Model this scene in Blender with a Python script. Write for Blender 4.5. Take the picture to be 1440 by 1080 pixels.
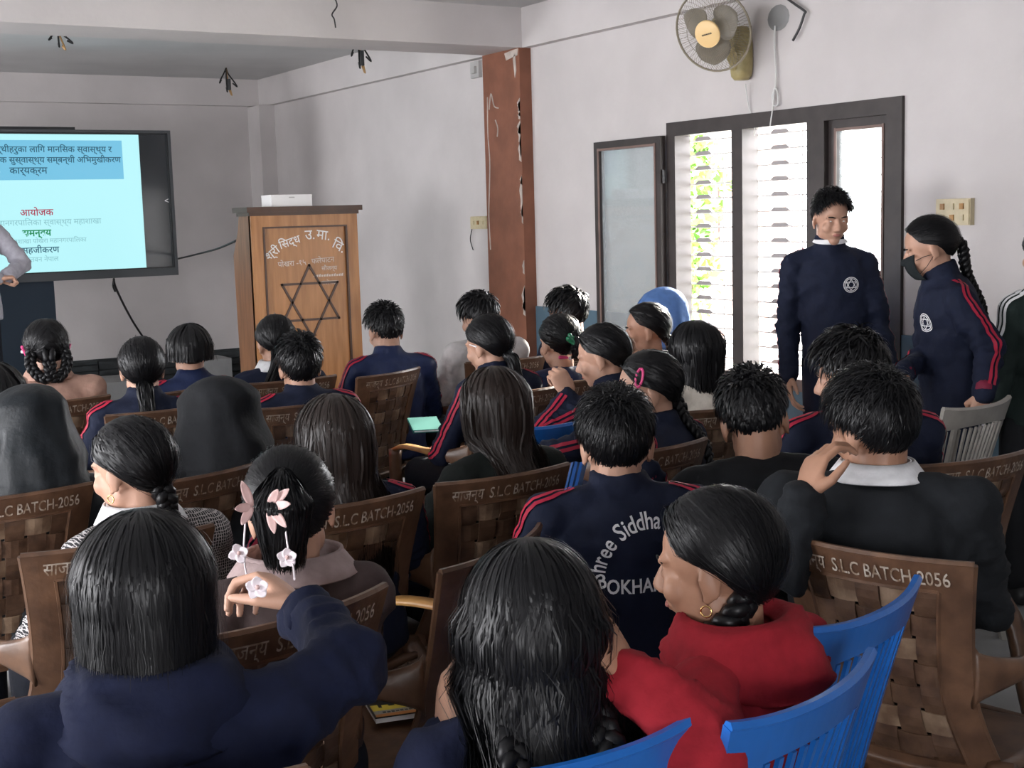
import bpy, bmesh, math, random
import numpy as np
from mathutils import Vector, Matrix, noise
from mathutils.bvhtree import BVHTree

V = Vector
rad = math.radians
for _o in list(bpy.data.objects):
    bpy.data.objects.remove(_o, do_unlink=True)
SC = bpy.context.scene
COL = SC.collection

# ------------------------------------------------------------------ camera
# the room: X to the right along the front wall, Y along the window wall towards
# the front wall, Z up; both horizontal vanishing points give the camera's turn
FOC, CX, CY, CAMH = 1865.0, 720.0, 540.0, 1.6
def _d(x, y): return V((x - CX, -(y - CY), -FOC))
_Y = _d(-450, 335).normalized()
_X = _d(3750, 217); _X = (_X - _Y * _X.dot(_Y)).normalized()
_Z = _X.cross(_Y)
RW = Matrix((_X, _Y, _Z))
cam_data = bpy.data.cameras.new('camera')
cam_data.sensor_width = 36.0
cam_data.lens = FOC / 1440.0 * 36.0
cam_data.clip_start = 0.05
cam = bpy.data.objects.new('camera', cam_data)
COL.objects.link(cam)
cam.matrix_world = Matrix.Translation((0, 0, CAMH)) @ RW.to_4x4()
SC.camera = cam
EYE = V((0, 0, CAMH))
def ray(px, py): return RW @ _d(px, py)
def at_z(px, py, z):
    v = ray(px, py); return EYE + v * ((z - CAMH) / v.z)
def at_x(px, py, x):
    v = ray(px, py); return EYE + v * (x / v.x)
def at_y(px, py, y):
    v = ray(px, py); return EYE + v * (y / v.y)
def at_d(px, py, depth):
    return EYE + ray(px, py) * (depth / FOC)

# ------------------------------------------------------------------ light
world = bpy.data.worlds.new('daylight'); SC.world = world
world.use_nodes = True
_bg = world.node_tree.nodes['Background']
_bg.inputs[0].default_value = (0.97, 0.97, 1.0, 1)
_bg.inputs[1].default_value = 14.0
sun_d = bpy.data.lights.new('sun', 'SUN'); sun_d.energy = 24.0; sun_d.angle = rad(1.5)
sun_d.color = (1.0, 0.93, 0.82)
sun = bpy.data.objects.new('sun', sun_d); COL.objects.link(sun)
sun.rotation_euler = V((-0.84, -0.38, -0.37)).to_track_quat('-Z', 'Y').to_euler()
def portal(name, loc, direction, w, h):
    l = bpy.data.lights.new(name, 'AREA'); l.shape = 'RECTANGLE'; l.size = w; l.size_y = h
    l.cycles.is_portal = True
    o = bpy.data.objects.new(name, l); COL.objects.link(o)
    o.location = loc; o.rotation_euler = V(direction).to_track_quat('-Z', 'Z').to_euler()
vs = SC.view_settings
vs.view_transform = 'Standard'; vs.look = 'None'; vs.gamma = 1.0
vs.use_curve_mapping = False
vs.exposure = 1.0

# ------------------------------------------------------------------ materials
M = {}
def mat(name, color, rough=0.6, spec=0.4, noise_amt=0.0, noise_scale=8.0, color2=None,
        bump=0.0, bump_scale=40.0, stretch=(1, 1, 1), metal=0.0, coat=0.0, sheen=0.0):
    m = bpy.data.materials.new(name); m.use_nodes = True
    nt = m.node_tree; N = nt.nodes; L = nt.links
    b = N['Principled BSDF']
    b.inputs['Base Color'].default_value = (*color, 1)
    b.inputs['Roughness'].default_value = rough
    b.inputs['Specular IOR Level'].default_value = spec
    b.inputs['Metallic'].default_value = metal
    b.inputs['Coat Weight'].default_value = coat
    b.inputs['Sheen Weight'].default_value = sheen
    tc = N.new('ShaderNodeTexCoord'); mp = N.new('ShaderNodeMapping')
    mp.inputs['Scale'].default_value = stretch
    L.new(tc.outputs['Object'], mp.inputs['Vector'])
    if noise_amt > 0:
        n = N.new('ShaderNodeTexNoise'); n.inputs['Scale'].default_value = noise_scale
        n.inputs['Detail'].default_value = 6
        L.new(mp.outputs[0], n.inputs['Vector'])
        r = N.new('ShaderNodeValToRGB')
        r.color_ramp.elements[0].position = 0.35; r.color_ramp.elements[1].position = 0.68
        c2 = color2 or tuple(min(1, c * (1 - noise_amt)) for c in color)
        r.color_ramp.elements[0].color = (*c2, 1); r.color_ramp.elements[1].color = (*color, 1)
        L.new(n.outputs['Fac'], r.inputs['Fac']); L.new(r.outputs['Color'], b.inputs['Base Color'])
    if bump > 0:
        n2 = N.new('ShaderNodeTexNoise'); n2.inputs['Scale'].default_value = bump_scale
        n2.inputs['Detail'].default_value = 5
        L.new(mp.outputs[0], n2.inputs['Vector'])
        bp = N.new('ShaderNodeBump'); bp.inputs['Strength'].default_value = bump
        bp.inputs['Distance'].default_value = 0.01
        L.new(n2.outputs['Fac'], bp.inputs['Height']); L.new(bp.outputs[0], b.inputs['Normal'])
    M[name] = m
    return m

# ------------------------------------------------------------------ mesh helpers
class MB:
    """collects closed shapes into one mesh"""
    def __init__(s): s.v = []; s.f = []
    def add(s, vs_, fs_):
        o = len(s.v); s.v.extend(vs_); s.f.extend([tuple(i + o for i in f) for f in fs_]); return s
    def box(s, x0, x1, y0, y1, z0, z1, mtx=None):
        vv = [V((x, y, z)) for x in (x0, x1) for y in (y0, y1) for z in (z0, z1)]
        if mtx: vv = [mtx @ v for v in vv]
        return s.add(vv, [(0, 1, 3, 2), (4, 6, 7, 5), (0, 4, 5, 1), (2, 3, 7, 6), (0, 2, 6, 4), (1, 5, 7, 3)])
    def loft(s, pts, rx, ry, right=None, n=14, caps=True, sq=1.0):
        """rings of ellipses along pts; right: side vector(s); sq<1 squares the section"""
        m = len(pts); pts = [V(p) for p in pts]
        rings = []; prev = None
        for i in range(m):
            t = (pts[min(i + 1, m - 1)] - pts[max(i - 1, 0)])
            t = t.normalized() if t.length > 1e-9 else V((0, 0, 1))
            if right is None:
                if prev is None:
                    ref = V((1, 0, 0)) if abs(t.x) < 0.9 else V((0, 1, 0))
                else: ref = prev
            else:
                ref = V(right[i]) if isinstance(right, list) else V(right)
            a = (ref - t * ref.dot(t))
            if a.length < 1e-6: a = t.orthogonal()
            a.normalize(); prev = a
            b = t.cross(a)
            x = rx[i] if isinstance(rx, (list, tuple)) else rx
            y = ry[i] if isinstance(ry, (list, tuple)) else ry
            r = []
            for k in range(n):
                th = 2 * math.pi * k / n
                c, q = math.cos(th), math.sin(th)
                if sq != 1.0:
                    c = math.copysign(abs(c) ** sq, c); q = math.copysign(abs(q) ** sq, q)
                r.append(pts[i] + a * (c * x) + b * (q * y))
            rings.append(r)
        vv = [p for r in rings for p in r]; ff = []
        for i in range(m - 1):
            for k in range(n):
                k2 = (k + 1) % n
                ff.append((i * n + k, i * n + k2, (i + 1) * n + k2, (i + 1) * n + k))
        if caps:
            ff.append(tuple(range(n - 1, -1, -1))); ff.append(tuple((m - 1) * n + k for k in range(n)))
        return s.add(vv, ff)
    def tube(s, pts, r, n=6): return s.loft(pts, r, r, n=n)
    def ell(s, c, r, rot=None, n=16, m=10):
        c = V(c); vv = []; ff = []
        for i in range(1, m):
            ph = math.pi * i / m
            for k in range(n):
                th = 2 * math.pi * k / n
                p = V((r[0] * math.sin(ph) * math.cos(th), r[1] * math.sin(ph) * math.sin(th), r[2] * math.cos(ph)))
                vv.append(c + (rot @ p if rot else p))
        top = len(vv); pz = V((0, 0, r[2]))
        vv.append(c + (rot @ pz if rot else pz)); vv.append(c - (rot @ pz if rot else pz))
        for i in range(m - 2):
            for k in range(n):
                k2 = (k + 1) % n
                ff.append((i * n + k, (i + 1) * n + k, (i + 1) * n + k2, i * n + k2))
        for k in range(n):
            k2 = (k + 1) % n
            ff.append((top, k, k2)); ff.append((top + 1, (m - 2) * n + k2, (m - 2) * n + k))
        return s.add(vv, ff)
    def cap(s, a, b, ra, rb, n=12):
        """rounded tapered limb"""
        a = V(a); b = V(b); d = (b - a)
        if d.length < 1e-6: return s.ell(a, (ra, ra, ra))
        u = d.normalized()
        pts = []; rr = []
        for q in (-0.98, -0.7, -0.3): pts.append(a + u * ra * q); rr.append(ra * math.sqrt(1 - q * q))
        for t in (0, .33, .67, 1): pts.append(a + d * t); rr.append(ra + (rb - ra) * t)
        for q in (0.3, 0.7, 0.98): pts.append(b + u * rb * q); rr.append(rb * math.sqrt(1 - q * q))
        return s.loft(pts, rr, rr, n=n)
    def sheet(s, fn, nu, nv, th, close_u=False):
        """grid fn(u,v)->(point, normal), u,v in 0..1, given thickness th"""
        top = []; bot = []
        for j in range(nv + 1):
            for i in range(nu + 1):
                p, nn = fn(i / nu, j / nv); top.append(V(p) + V(nn) * th * .5); bot.append(V(p) - V(nn) * th * .5)
        K = len(top); W = nu + 1; ff = []
        for j in range(nv):
            for i in range(nu):
                a, b, c, d = j * W + i, j * W + i + 1, (j + 1) * W + i + 1, (j + 1) * W + i
                ff.append((a, b, c, d)); ff.append((K + d, K + c, K + b, K + a))
        for i in range(nu):
            a, b = i, i + 1; ff.append((a, K + a, K + b, b))
            a, b = nv * W + i, nv * W + i + 1; ff.append((b, K + b, K + a, a))
        for j in range(nv):
            a, b = j * W, (j + 1) * W; ff.append((b, K + b, K + a, a))
            a, b = j * W + nu, (j + 1) * W + nu; ff.append((a, K + a, K + b, b))
        return s.add(top + bot, ff)
    def mesh(s, name, smooth=False):
        me = bpy.data.meshes.new(name)
        me.from_pydata([tuple(v) for v in s.v], [], s.f)
        me.update()
        if smooth: me.polygons.foreach_set('use_smooth', [True] * len(me.polygons))
        return me
    def build(s, name, material, parent=None, smooth=False):
        return put(name, s.mesh(name, smooth), material, parent)

def put(name, me, material, parent=None):
    if material is not None and not me.materials:
        me.materials.append(M[material] if isinstance(material, str) else material)
    o = bpy.data.objects.new(name, me); COL.objects.link(o)
    if parent is not None: o.parent = parent
    return o
def empty(name, loc=(0, 0, 0), rz=0.0):
    o = bpy.data.objects.new(name, None); COL.objects.link(o)
    o.location = loc; o.rotation_euler = (0, 0, rz); o.empty_display_size = .1
    return o
def tag(o, label=None, cat=None, group=None, kind=None):
    if label: o['label'] = label
    if cat: o['category'] = cat
    if group: o['group'] = group
    if kind: o['kind'] = kind
    return o
def struct(name, mb, material, parent=None, smooth=False):
    o = mb.build(name, material, parent, smooth)
    if parent is None: o['kind'] = 'structure'
    return o
def copy_tree(o, parent=None):
    c = o.copy(); COL.objects.link(c); c.parent = parent
    for ch in list(o.children): copy_tree(ch, c)
    return c
def remesh(mb, voxel, smooth=2, fac=.5):
    me = mb.mesh('tmp'); o = bpy.data.objects.new('tmp', me); COL.objects.link(o)
    r = o.modifiers.new('r', 'REMESH'); r.mode = 'VOXEL'; r.voxel_size = voxel; r.use_smooth_shade = True
    if smooth:
        k = o.modifiers.new('s', 'SMOOTH'); k.iterations = smooth; k.factor = fac
    dg = bpy.context.evaluated_depsgraph_get()
    out = bpy.data.meshes.new_from_object(o.evaluated_get(dg))
    bpy.data.objects.remove(o); bpy.data.meshes.remove(me)
    out.materials.clear()
    out.polygons.foreach_set('use_smooth', [True] * len(out.polygons))
    return out
def mesh_np(me):
    a = np.empty(len(me.vertices) * 3); me.vertices.foreach_get('co', a); return a.reshape(-1, 3)
def set_np(me, a):
    me.vertices.foreach_set('co', np.ascontiguousarray(a).ravel()); me.update()
def mesh_parts(me):
    return [V(v) for v in mesh_np(me)], [tuple(p.vertices) for p in me.polygons]
def bvh_of(me):
    return BVHTree.FromPolygons(*mesh_parts(me))
_txt = {}
def text_geo(string, size=1.0, align='CENTER', bold=0.0):
    key = (string, size, align, bold)
    if key in _txt: return _txt[key]
    c = bpy.data.curves.new('t', 'FONT'); c.body = string; c.size = size
    c.align_x = align; c.align_y = 'CENTER'; c.offset = bold; c.resolution_u = 3
    o = bpy.data.objects.new('t', c); COL.objects.link(o)
    dg = bpy.context.evaluated_depsgraph_get()
    me = bpy.data.meshes.new_from_object(o.evaluated_get(dg))
    g = mesh_parts(me)
    bpy.data.objects.remove(o); bpy.data.curves.remove(c); bpy.data.meshes.remove(me)
    _txt[key] = g
    return g
def catmull(pts, n=6):
    pts = [V(p) for p in pts]; out = []
    for i in range(len(pts) - 1):
        p0 = pts[max(i - 1, 0)]; p1 = pts[i]; p2 = pts[i + 1]; p3 = pts[min(i + 2, len(pts) - 1)]
        for k in range(n):
            t = k / n
            out.append(.5 * ((2 * p1) + (p2 - p0) * t + (2 * p0 - 5 * p1 + 4 * p2 - p3) * t * t + (3 * p1 - p0 - 3 * p2 + p3) * t ** 3))
    out.append(pts[-1]); return out

# ---- the colours of the place
mat('wall_paint', (0.58, 0.548, 0.54), .75, .25, .10, 2.2, bump=.12, bump_scale=25)
mat('ceiling_paint', (0.55, 0.545, 0.54), .85, .2, .12, 1.6, bump=.1, bump_scale=20)
mat('dado_blue', (0.085, 0.15, 0.20), .5, .4, .15, 5, bump=.05)
mat('slate', (0.045, 0.052, 0.055), .55, .4, .5, 9, bump=.5, bump_scale=14, stretch=(1, 1, 3))
mat('concrete', (0.30, 0.30, 0.30), .8, .3, .25, 3, bump=.2, bump_scale=30)
mat('pillar_paint', (0.245, 0.095, 0.055), .5, .4, .25, 6, bump=.15, bump_scale=20)
mat('bare_plaster', (0.55, 0.48, 0.43), .8, .2, .3, 12, bump=.3)
mat('window_dark', (0.045, 0.036, 0.034), .45, .4, .3, 10)
mat('window_inner', (0.20, 0.13, 0.11), .5, .4, .2, 10)
mat('white_metal', (0.75, 0.74, 0.72), .4, .4, .1, 20)
mat('dark_metal', (0.04, 0.04, 0.042), .45, .5)
mat('grille_grey', (0.34, 0.32, 0.32), .5, .4)
mat('wire_black', (0.012, 0.012, 0.012), .5, .4)
mat('wire_white', (0.62, 0.62, 0.60), .5, .4)
mat('wire_copper', (0.42, 0.25, 0.10), .5, .4)
mat('ivory_plastic', (0.55, 0.47, 0.30), .4, .5, .15, 30)
mat('grey_plastic', (0.42, 0.41, 0.40), .45, .5)
mat('black_plastic', (0.018, 0.02, 0.022), .35, .5)
mat('bezel', (0.06, 0.065, 0.07), .35, .5)
mat('dark_screen', (0.02, 0.025, 0.03), .12, .5)
mat('stand_blue', (0.012, 0.022, 0.035), .5, .4)
mat('paper_white', (0.80, 0.79, 0.78), .6, .3)
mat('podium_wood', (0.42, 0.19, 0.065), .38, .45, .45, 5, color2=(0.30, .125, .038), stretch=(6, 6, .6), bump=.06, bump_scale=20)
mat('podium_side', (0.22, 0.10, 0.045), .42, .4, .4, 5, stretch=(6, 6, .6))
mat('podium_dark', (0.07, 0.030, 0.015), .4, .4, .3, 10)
mat('white_paint', (0.78, 0.76, 0.72), .6, .3)
mat('chalk_paint', (0.50, 0.45, 0.39), .7, .2, .5, 60, color2=(.22, .15, .10))
mat('podium_chalk', (0.66, 0.58, 0.50), .7, .2)
mat('chair_brown', (0.140, 0.072, 0.040), .36, .5, .5, 16, color2=(.070, .035, .020), bump=.08, bump_scale=60)
mat('chair_worn', (0.46, 0.25, 0.075), .42, .45, .6, 9, color2=(.22, .105, .04))
mat('strap_brown', (0.118, 0.066, 0.040), .33, .5, .5, 24, color2=(.055, .029, .018), bump=.12, bump_scale=120)
mat('strap_pale', (0.26, 0.18, 0.12), .33, .5, .5, 24, color2=(.12, .072, .045), bump=.12, bump_scale=120)
mat('chair_blue', (0.012, 0.125, 0.46), .28, .5, .1, 20)
mat('chair_blue_edge', (0.02, 0.17, 0.55), .25, .5)
mat('chair_grey', (0.33, 0.31, 0.28), .4, .5, .2, 15)
mat('fan_guard', (0.20, 0.17, 0.12), .4, .5)
mat('fan_blade', (0.235, 0.21, 0.17), .45, .4, .3, 12)
mat('fan_body', (0.40, 0.33, 0.15), .45, .45, .35, 12)
mat('fan_badge', (0.80, 0.56, 0.27), .4, .4)
# clothes, skin, hair
def cloth(name, c, rough=.8, **k):
    mat(name, c, rough, .25, .2, 30, bump=.18, bump_scale=k.get('bs', 70), sheen=0.0)
cloth('navy', (0.007, 0.011, 0.030)); cloth('navy_shiny', (0.014, 0.024, 0.075), .5)
cloth('navy_fleece', (0.005, 0.008, 0.028), .9); cloth('black_cloth', (0.006, 0.007, 0.009))
cloth('slate_cloth', (0.009, 0.012, 0.015), .5); cloth('charcoal', (0.012, 0.014, 0.017), .9)
cloth('red_fleece', (0.30, 0.014, 0.024), .9); cloth('tan_cloth', (0.42, 0.255, 0.20), .85)
cloth('mauve_cloth', (0.055, 0.037, 0.036)); cloth('mauve_collar', (0.34, 0.255, 0.25))
cloth('cream_cloth', (0.62, 0.57, 0.50)); cloth('pale_grey_cloth', (0.50, 0.48, 0.48))
cloth('scarf_blue', (0.09, 0.19, 0.45)); cloth('green_black', (0.012, 0.022, 0.02))
cloth('dark_green_cloth', (0.006, 0.009, 0.008)); cloth('trouser_dark', (0.007, 0.009, 0.016))
cloth('shirt_white', (0.80, 0.80, 0.82)); cloth('shirt_grey', (0.40, 0.39, 0.44)); cloth('mask_black', (0.012, 0.016, 0.018))
mat('stripe_red', (0.33, 0.013, 0.04), .6, .3); mat('stripe_maroon', (0.16, 0.012, 0.035), .7, .3)
mat('print_white', (0.78, 0.78, 0.80), .6, .3)
mat('skin', (0.50, 0.285, 0.20), .48, .4, .12, 25, bump=.05, bump_scale=150)
mat('skin_dark', (0.37, 0.195, 0.125), .48, .4, .12, 25, bump=.05, bump_scale=150)
mat('lip', (0.36, 0.14, 0.12), .4, .4); mat('eye_white', (0.65, 0.63, 0.60), .25, .5); mat('iris', (0.015, 0.010, 0.008), .15, .5)
mat('hair_black', (0.0045, 0.0045, 0.0055), .40, .26); mat('hair_brown', (0.016, 0.010, 0.008), .42, .32)
mat('hair_cap', (0.005, 0.005, 0.006), .7, .2)
mat('shoe_black', (0.015, 0.015, 0.016), .45, .4)
mat('clip_pink', (0.70, 0.06, 0.22), .3, .5); mat('clip_white', (0.80, 0.76, 0.78), .3, .5)
mat('clip_green', (0.01, 0.16, 0.07), .15, .6); mat('petal_pink', (0.66, 0.45, 0.43), .45, .4, .15, 40)
mat('petal_white', (0.80, 0.72, 0.76), .45, .4); mat('gold', (0.75, 0.52, 0.22), .25, .5, metal=1.0)
mat('leaf', (0.12, 0.26, 0.03), .5, .4, .5, 3, color2=(.05, .13, .015)); mat('bark', (0.12, 0.08, 0.05), .8, .2)
mat('house_pink', (0.55, 0.38, 0.33), .8, .2); mat('yard_pale', (0.50, 0.50, 0.44), .8, .2, .2, 4)  # pale concrete-yard tone, lightened so the ground overexposes in the sun
def glass_mat():
    m = bpy.data.materials.new('glass'); m.use_nodes = True; nt = m.node_tree
    nt.nodes.clear(); out = nt.nodes.new('ShaderNodeOutputMaterial')
    t = nt.nodes.new('ShaderNodeBsdfTransparent'); t.inputs[0].default_value = (.90, .93, .93, 1)
    g = nt.nodes.new('ShaderNodeBsdfGlossy'); g.inputs['Roughness'].default_value = .05
    d = nt.nodes.new('ShaderNodeBsdfDiffuse'); d.inputs[0].default_value = (.75, .8, .82, 1)
    a = nt.nodes.new('ShaderNodeMixShader'); a.inputs[0].default_value = .10
    b = nt.nodes.new('ShaderNodeMixShader'); b.inputs[0].default_value = .25
    nt.links.new(t.outputs[0], a.inputs[1]); nt.links.new(g.outputs[0], a.inputs[2])
    nt.links.new(a.outputs[0], b.inputs[1]); nt.links.new(d.outputs[0], b.inputs[2])
    nt.links.new(b.outputs[0], out.inputs[0]); M['glass'] = m
glass_mat()
def emit_mat(name, c, s):
    m = bpy.data.materials.new(name); m.use_nodes = True; b = m.node_tree.nodes['Principled BSDF']
    b.inputs['Base Color'].default_value = (0, 0, 0, 1); b.inputs['Roughness'].default_value = .3
    b.inputs['Emission Color'].default_value = (*c, 1); b.inputs['Emission Strength'].default_value = s
    M[name] = m
emit_mat('slide_pale', (0.50, 0.93, 0.98), .50); emit_mat('slide_blue', (0.22, 0.66, 0.93), .42)
emit_mat('slide_ink', (0.02, 0.09, 0.14), .6); emit_mat('slide_red', (0.35, 0.02, 0.06), .6)
emit_mat('slide_green', (0.01, 0.22, 0.08), .6); emit_mat('slide_grey', (0.20, 0.42, 0.46), .6)
def plaid_mat():
    m = bpy.data.materials.new('plaid'); m.use_nodes = True; nt = m.node_tree; N = nt.nodes; L = nt.links
    b = N['Principled BSDF']; b.inputs['Roughness'].default_value = .9
    tc = N.new('ShaderNodeTexCoord'); last = None
    ns = N.new('ShaderNodeTexNoise'); ns.inputs['Scale'].default_value = 60
    for ax, sc in (('X', 46.0), ('Z', 40.0)):
        w = N.new('ShaderNodeTexWave'); w.bands_direction = ax; w.inputs['Scale'].default_value = sc
        w.inputs['Distortion'].default_value = 3; w.inputs['Detail'].default_value = 2; w.inputs['Detail Scale'].default_value = 2
        L.new(tc.outputs['Object'], w.inputs['Vector'])
        r = N.new('ShaderNodeValToRGB'); r.color_ramp.elements[0].position = .76; r.color_ramp.elements[1].position = .93
        L.new(w.outputs['Fac'], r.inputs['Fac'])
        if last is None: last = r
        else:
            mx = N.new('ShaderNodeMix'); mx.data_type = 'RGBA'; mx.blend_type = 'LIGHTEN'; mx.inputs[0].default_value = .8
            L.new(last.outputs[0], mx.inputs[6]); L.new(r.outputs[0], mx.inputs[7])
            r2 = N.new('ShaderNodeValToRGB'); r2.color_ramp.elements[0].color = (.015, .015, .018, 1); r2.color_ramp.elements[1].color = (.50, .47, .47, 1)
            L.new(mx.outputs[2], r2.inputs['Fac']); L.new(r2.outputs[0], b.inputs['Base Color'])
    M['plaid'] = m
plaid_mat()
# ================================================================== the room
WX, WT, FY, BY, LX, CZ, BZ = 5.15, 0.23, 13.0, -2.4, -2.6, 3.02, 2.75
def wall_with_holes(name, fixed0, fixed1, a0, a1, holes, axis, material='wall_paint', z1=CZ, cuts=()):
    """a wall slab running along axis ('x' or 'y') with rectangular openings (a,b,z0,z1)"""
    mb = MB(); edges = sorted({a0, a1, *[h[0] for h in holes], *[h[1] for h in holes]})
    for p, q in zip(edges[:-1], edges[1:]):
        mid = (p + q) / 2; zs = [(0, z1)]
        for h in holes:
            if h[0] < mid < h[1]: zs = [(0, h[2]), (h[3], z1)]
        for za, zb in zs:
            if zb - za < 1e-4: continue
            if axis == 'y': mb.box(fixed0, fixed1, p, q, za, zb)
            else: mb.box(p, q, fixed0, fixed1, za, zb)
    return struct(name, mb, material)
WY0, WY1, WZ0, WZ1 = 4.62, 6.41, 0.655, 2.105
WTR = .135
wall_with_holes('wall_right', WX, WX + WTR, BY - WT, FY + WT, [(WY0, WY1, WZ0, WZ1)], 'y')
wall_with_holes('wall_front', FY, FY + WT, LX, WX, [], 'x')
LW = [(1.6, 3.6, .7, 2.25), (4.8, 6.8, .7, 2.25), (9.0, 11.0, .7, 2.25)]
wall_with_holes('wall_left', LX - WT, LX, BY - WT, FY + WT, LW, 'y')
BW = [(-1.8, -.4, .7, 2.25)]
wall_with_holes('wall_back', BY - WT, BY, LX, WX, BW, 'x')
struct('floor', MB().box(LX - WT, WX + WT, BY - WT, FY + WT, -.12, 0), 'concrete')
struct('ceiling', MB().box(LX - WT, WX + WT, BY - WT, FY + WT, CZ, CZ + .15), 'ceiling_paint')
for (a, b, c, d) in LW: portal('daylight_portal', (LX - .1, (a + b) / 2, (c + d) / 2), (1, 0, 0), b - a, d - c)
for (a, b, c, d) in BW: portal('daylight_portal', ((a + b) / 2, BY - .1, (c + d) / 2), (0, 1, 0), b - a, d - c)
portal('daylight_portal', (WX + WTR + .02, (WY0 + WY1) / 2, (WZ0 + WZ1) / 2), (-1, 0, 0), WY1 - WY0, WZ1 - WZ0)
# beams: across the room, along the window wall, along the front wall
struct('trim_1', MB().box(LX, WX, 7.95, 8.42, BZ, CZ), 'wall_paint')
struct('trim_2', MB().box(WX - .07, WX, BY, 7.95, BZ, CZ), 'wall_paint')
struct('trim_3', MB().box(WX - .07, WX, 8.42, FY, BZ, CZ), 'wall_paint')
struct('trim_4', MB().box(LX, WX - .07, FY - .09, FY, BZ + .01, CZ), 'wall_paint')
struct('trim_5', MB().box(WX - .16, WX, FY - .32, FY, 0, BZ), 'wall_paint')
# painted and stone dado bands
struct('baseboard_right', MB().box(WX - .012, WX, BY, WY0, 0, .95).box(WX - .012, WX, WY0, WY1, 0, WZ0 - .05).box(WX - .012, WX, WY1, 7.95, 0, .95).box(WX - .012, WX, 8.45, FY - .32, 0, .32), 'dado_blue')
mb = MB(); rnd = random.Random(4)
bb = struct('baseboard_front', MB().box(LX, WX - .16, FY - .015, FY, 0, .325), 'slate')
x = LX + .02
while x < WX - .2:
    w = rnd.uniform(.22, .5); z = 0.004
    while z < .31:
        h = min(rnd.uniform(.055, .10), .318 - z)
        if x + w > 2.6:
            MB().box(x, min(x + w - .012, WX - .17), FY - .03 - rnd.uniform(.004, .02), FY - .012, z, z + h - .010).build('slate_stone', 'slate', bb)
        z += h
    x += w
# the brown column
pil = MB().box(WX - .095, WX, 7.95, 8.45, 0, BZ)
pil = tag(pil.build('pillar', 'pillar_paint'), 'brown painted column with peeling paint under the ceiling beam', 'column')
pm = MB(); rnd = random.Random(9)
def flake(mb, fx, pts, th=.004):
    vv = [V((fx, y, z)) for y, z in pts] + [V((fx - th, y, z)) for y, z in pts]; n = len(pts)
    mb.add(vv, [tuple(range(n)), tuple(range(2 * n - 1, n - 1, -1))] + [(i, i + n, (i + 1) % n + n, (i + 1) % n) for i in range(n)])
for k in range(16):                                     # flaked paint on the near edge
    z = rnd.uniform(.7, 2.5); h = rnd.uniform(.05, .28); w = rnd.uniform(.015, .05)
    flake(pm, WX - .0945, [(7.955, z), (7.955 + w * .7, z + h * .1), (7.955 + w * .6, z + h * .35), (7.955 + w, z + h * .6), (7.955 + w * .3, z + h * .9), (7.955, z + h)])
flake(pm, WX - .0945, [(7.97, 2.70), (8.12, 2.68), (8.14, 2.73), (8.05, 2.74), (7.96, 2.745)])
flake(pm, WX - .0945, [(7.99, 2.60), (8.01, 2.55), (8.03, 2.68), (8.0, 2.72)])
pm.build('bare_plaster', 'bare_plaster', pil)
cr = MB()
for pts in ([(8.39, 2.45), (8.40, 2.2), (8.385, 2.0), (8.40, 1.8), (8.42, 1.6), (8.41, 1.35)], [(8.37, 2.36), (8.34, 2.47), (8.30, 2.38), (8.24, 2.36)], [(8.29, 2.28), (8.26, 2.22), (8.27, 2.16)]):
    cr.tube(catmull([V((WX - .096, y, z)) for y, z in pts], 5), .005, 5)
cr.build('paint_crack', 'bare_plaster', pil)

# ---- window: dark frame, three bays, one sash folded back on the wall, one shut
wm = MB(); x0, x1 = WX - .02, WX + .10
def yy(px, x=WX): return at_x(px, 330, x).y
fr = .062
wm.box(x0, x1, WY0 + .07, WY1 - .06, WZ1 - fr, WZ1 + .02).box(x0, x1, WY1 - .06, WY1 + .02, WZ0, WZ1 + .02).box(x0, x1, WY0 - .03, WY0 + .07, WZ0, WZ1 + .02)
ym1 = (yy(1048), yy(1033)); ym2 = (yy(1162), yy(1138))
wm.box(x0, x1, ym1[0], ym1[1], WZ0, WZ1 - fr).box(x0, x1, ym2[0], ym2[1], WZ0, WZ1 - fr)
win = struct('window_1', wm, 'window_dark')
MB().box(x0 - .03, WX + .14, WY0 - .03, WY1 + .02, WZ0 - .055, WZ0 + .012).build('window_sill', 'window_inner', win)
MB().box(x1, WX + .13, WY1 - .02, WY1, WZ0, WZ1).box(x1, WX + .13, WY0, WY0 + .02, WZ0, WZ1).build('jamb_lining', 'window_inner', win)
def sash(ya, yb, za, zb, xc, par):
    s = .058; t = .02
    g = MB().box(xc - t, xc + t, ya, ya + s, za, zb).box(xc - t, xc + t, yb - s, yb, za, zb).box(xc - t, xc + t, ya + s, yb - s, zb - s, zb).box(xc - t, xc + t, ya + s, yb - s, za, za + s)
    o = g.build('sash_frame', 'window_dark', par)
    MB().box(xc - .003, xc + .003, ya + s - .005, yb - s + .005, za + s - .005, zb - s + .005).build('pane', 'glass', o)
    MB().box(xc - t - .006, xc - t, ya + s * .75, ya + s, za + s * .7, zb - s * .7).box(xc - t - .006, xc - t, yb - s, yb - s * .75, za + s * .7, zb - s * .7).box(xc - t - .006, xc - t, ya + s, yb - s, zb - s, zb - s * .75).build('glazing_bead', 'window_inner', o)
    return o
sash(WY0 + .07, ym2[0], WZ0 + .01, WZ1 - fr, WX + .035, win)
so = sash(WY1 + .025, at_x(848, 300, WX).y, WZ0 + .02, WZ1 - .055, WX - .045, win)
hm = MB()
for z in (WZ0 + .25, WZ1 - .3): hm.tube([V((WX - .05, WY1 + .012, z - .04)), V((WX - .05, WY1 + .012, z + .04))], .009, 8)
hm.build('hinge', 'dark_metal', win)
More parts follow.
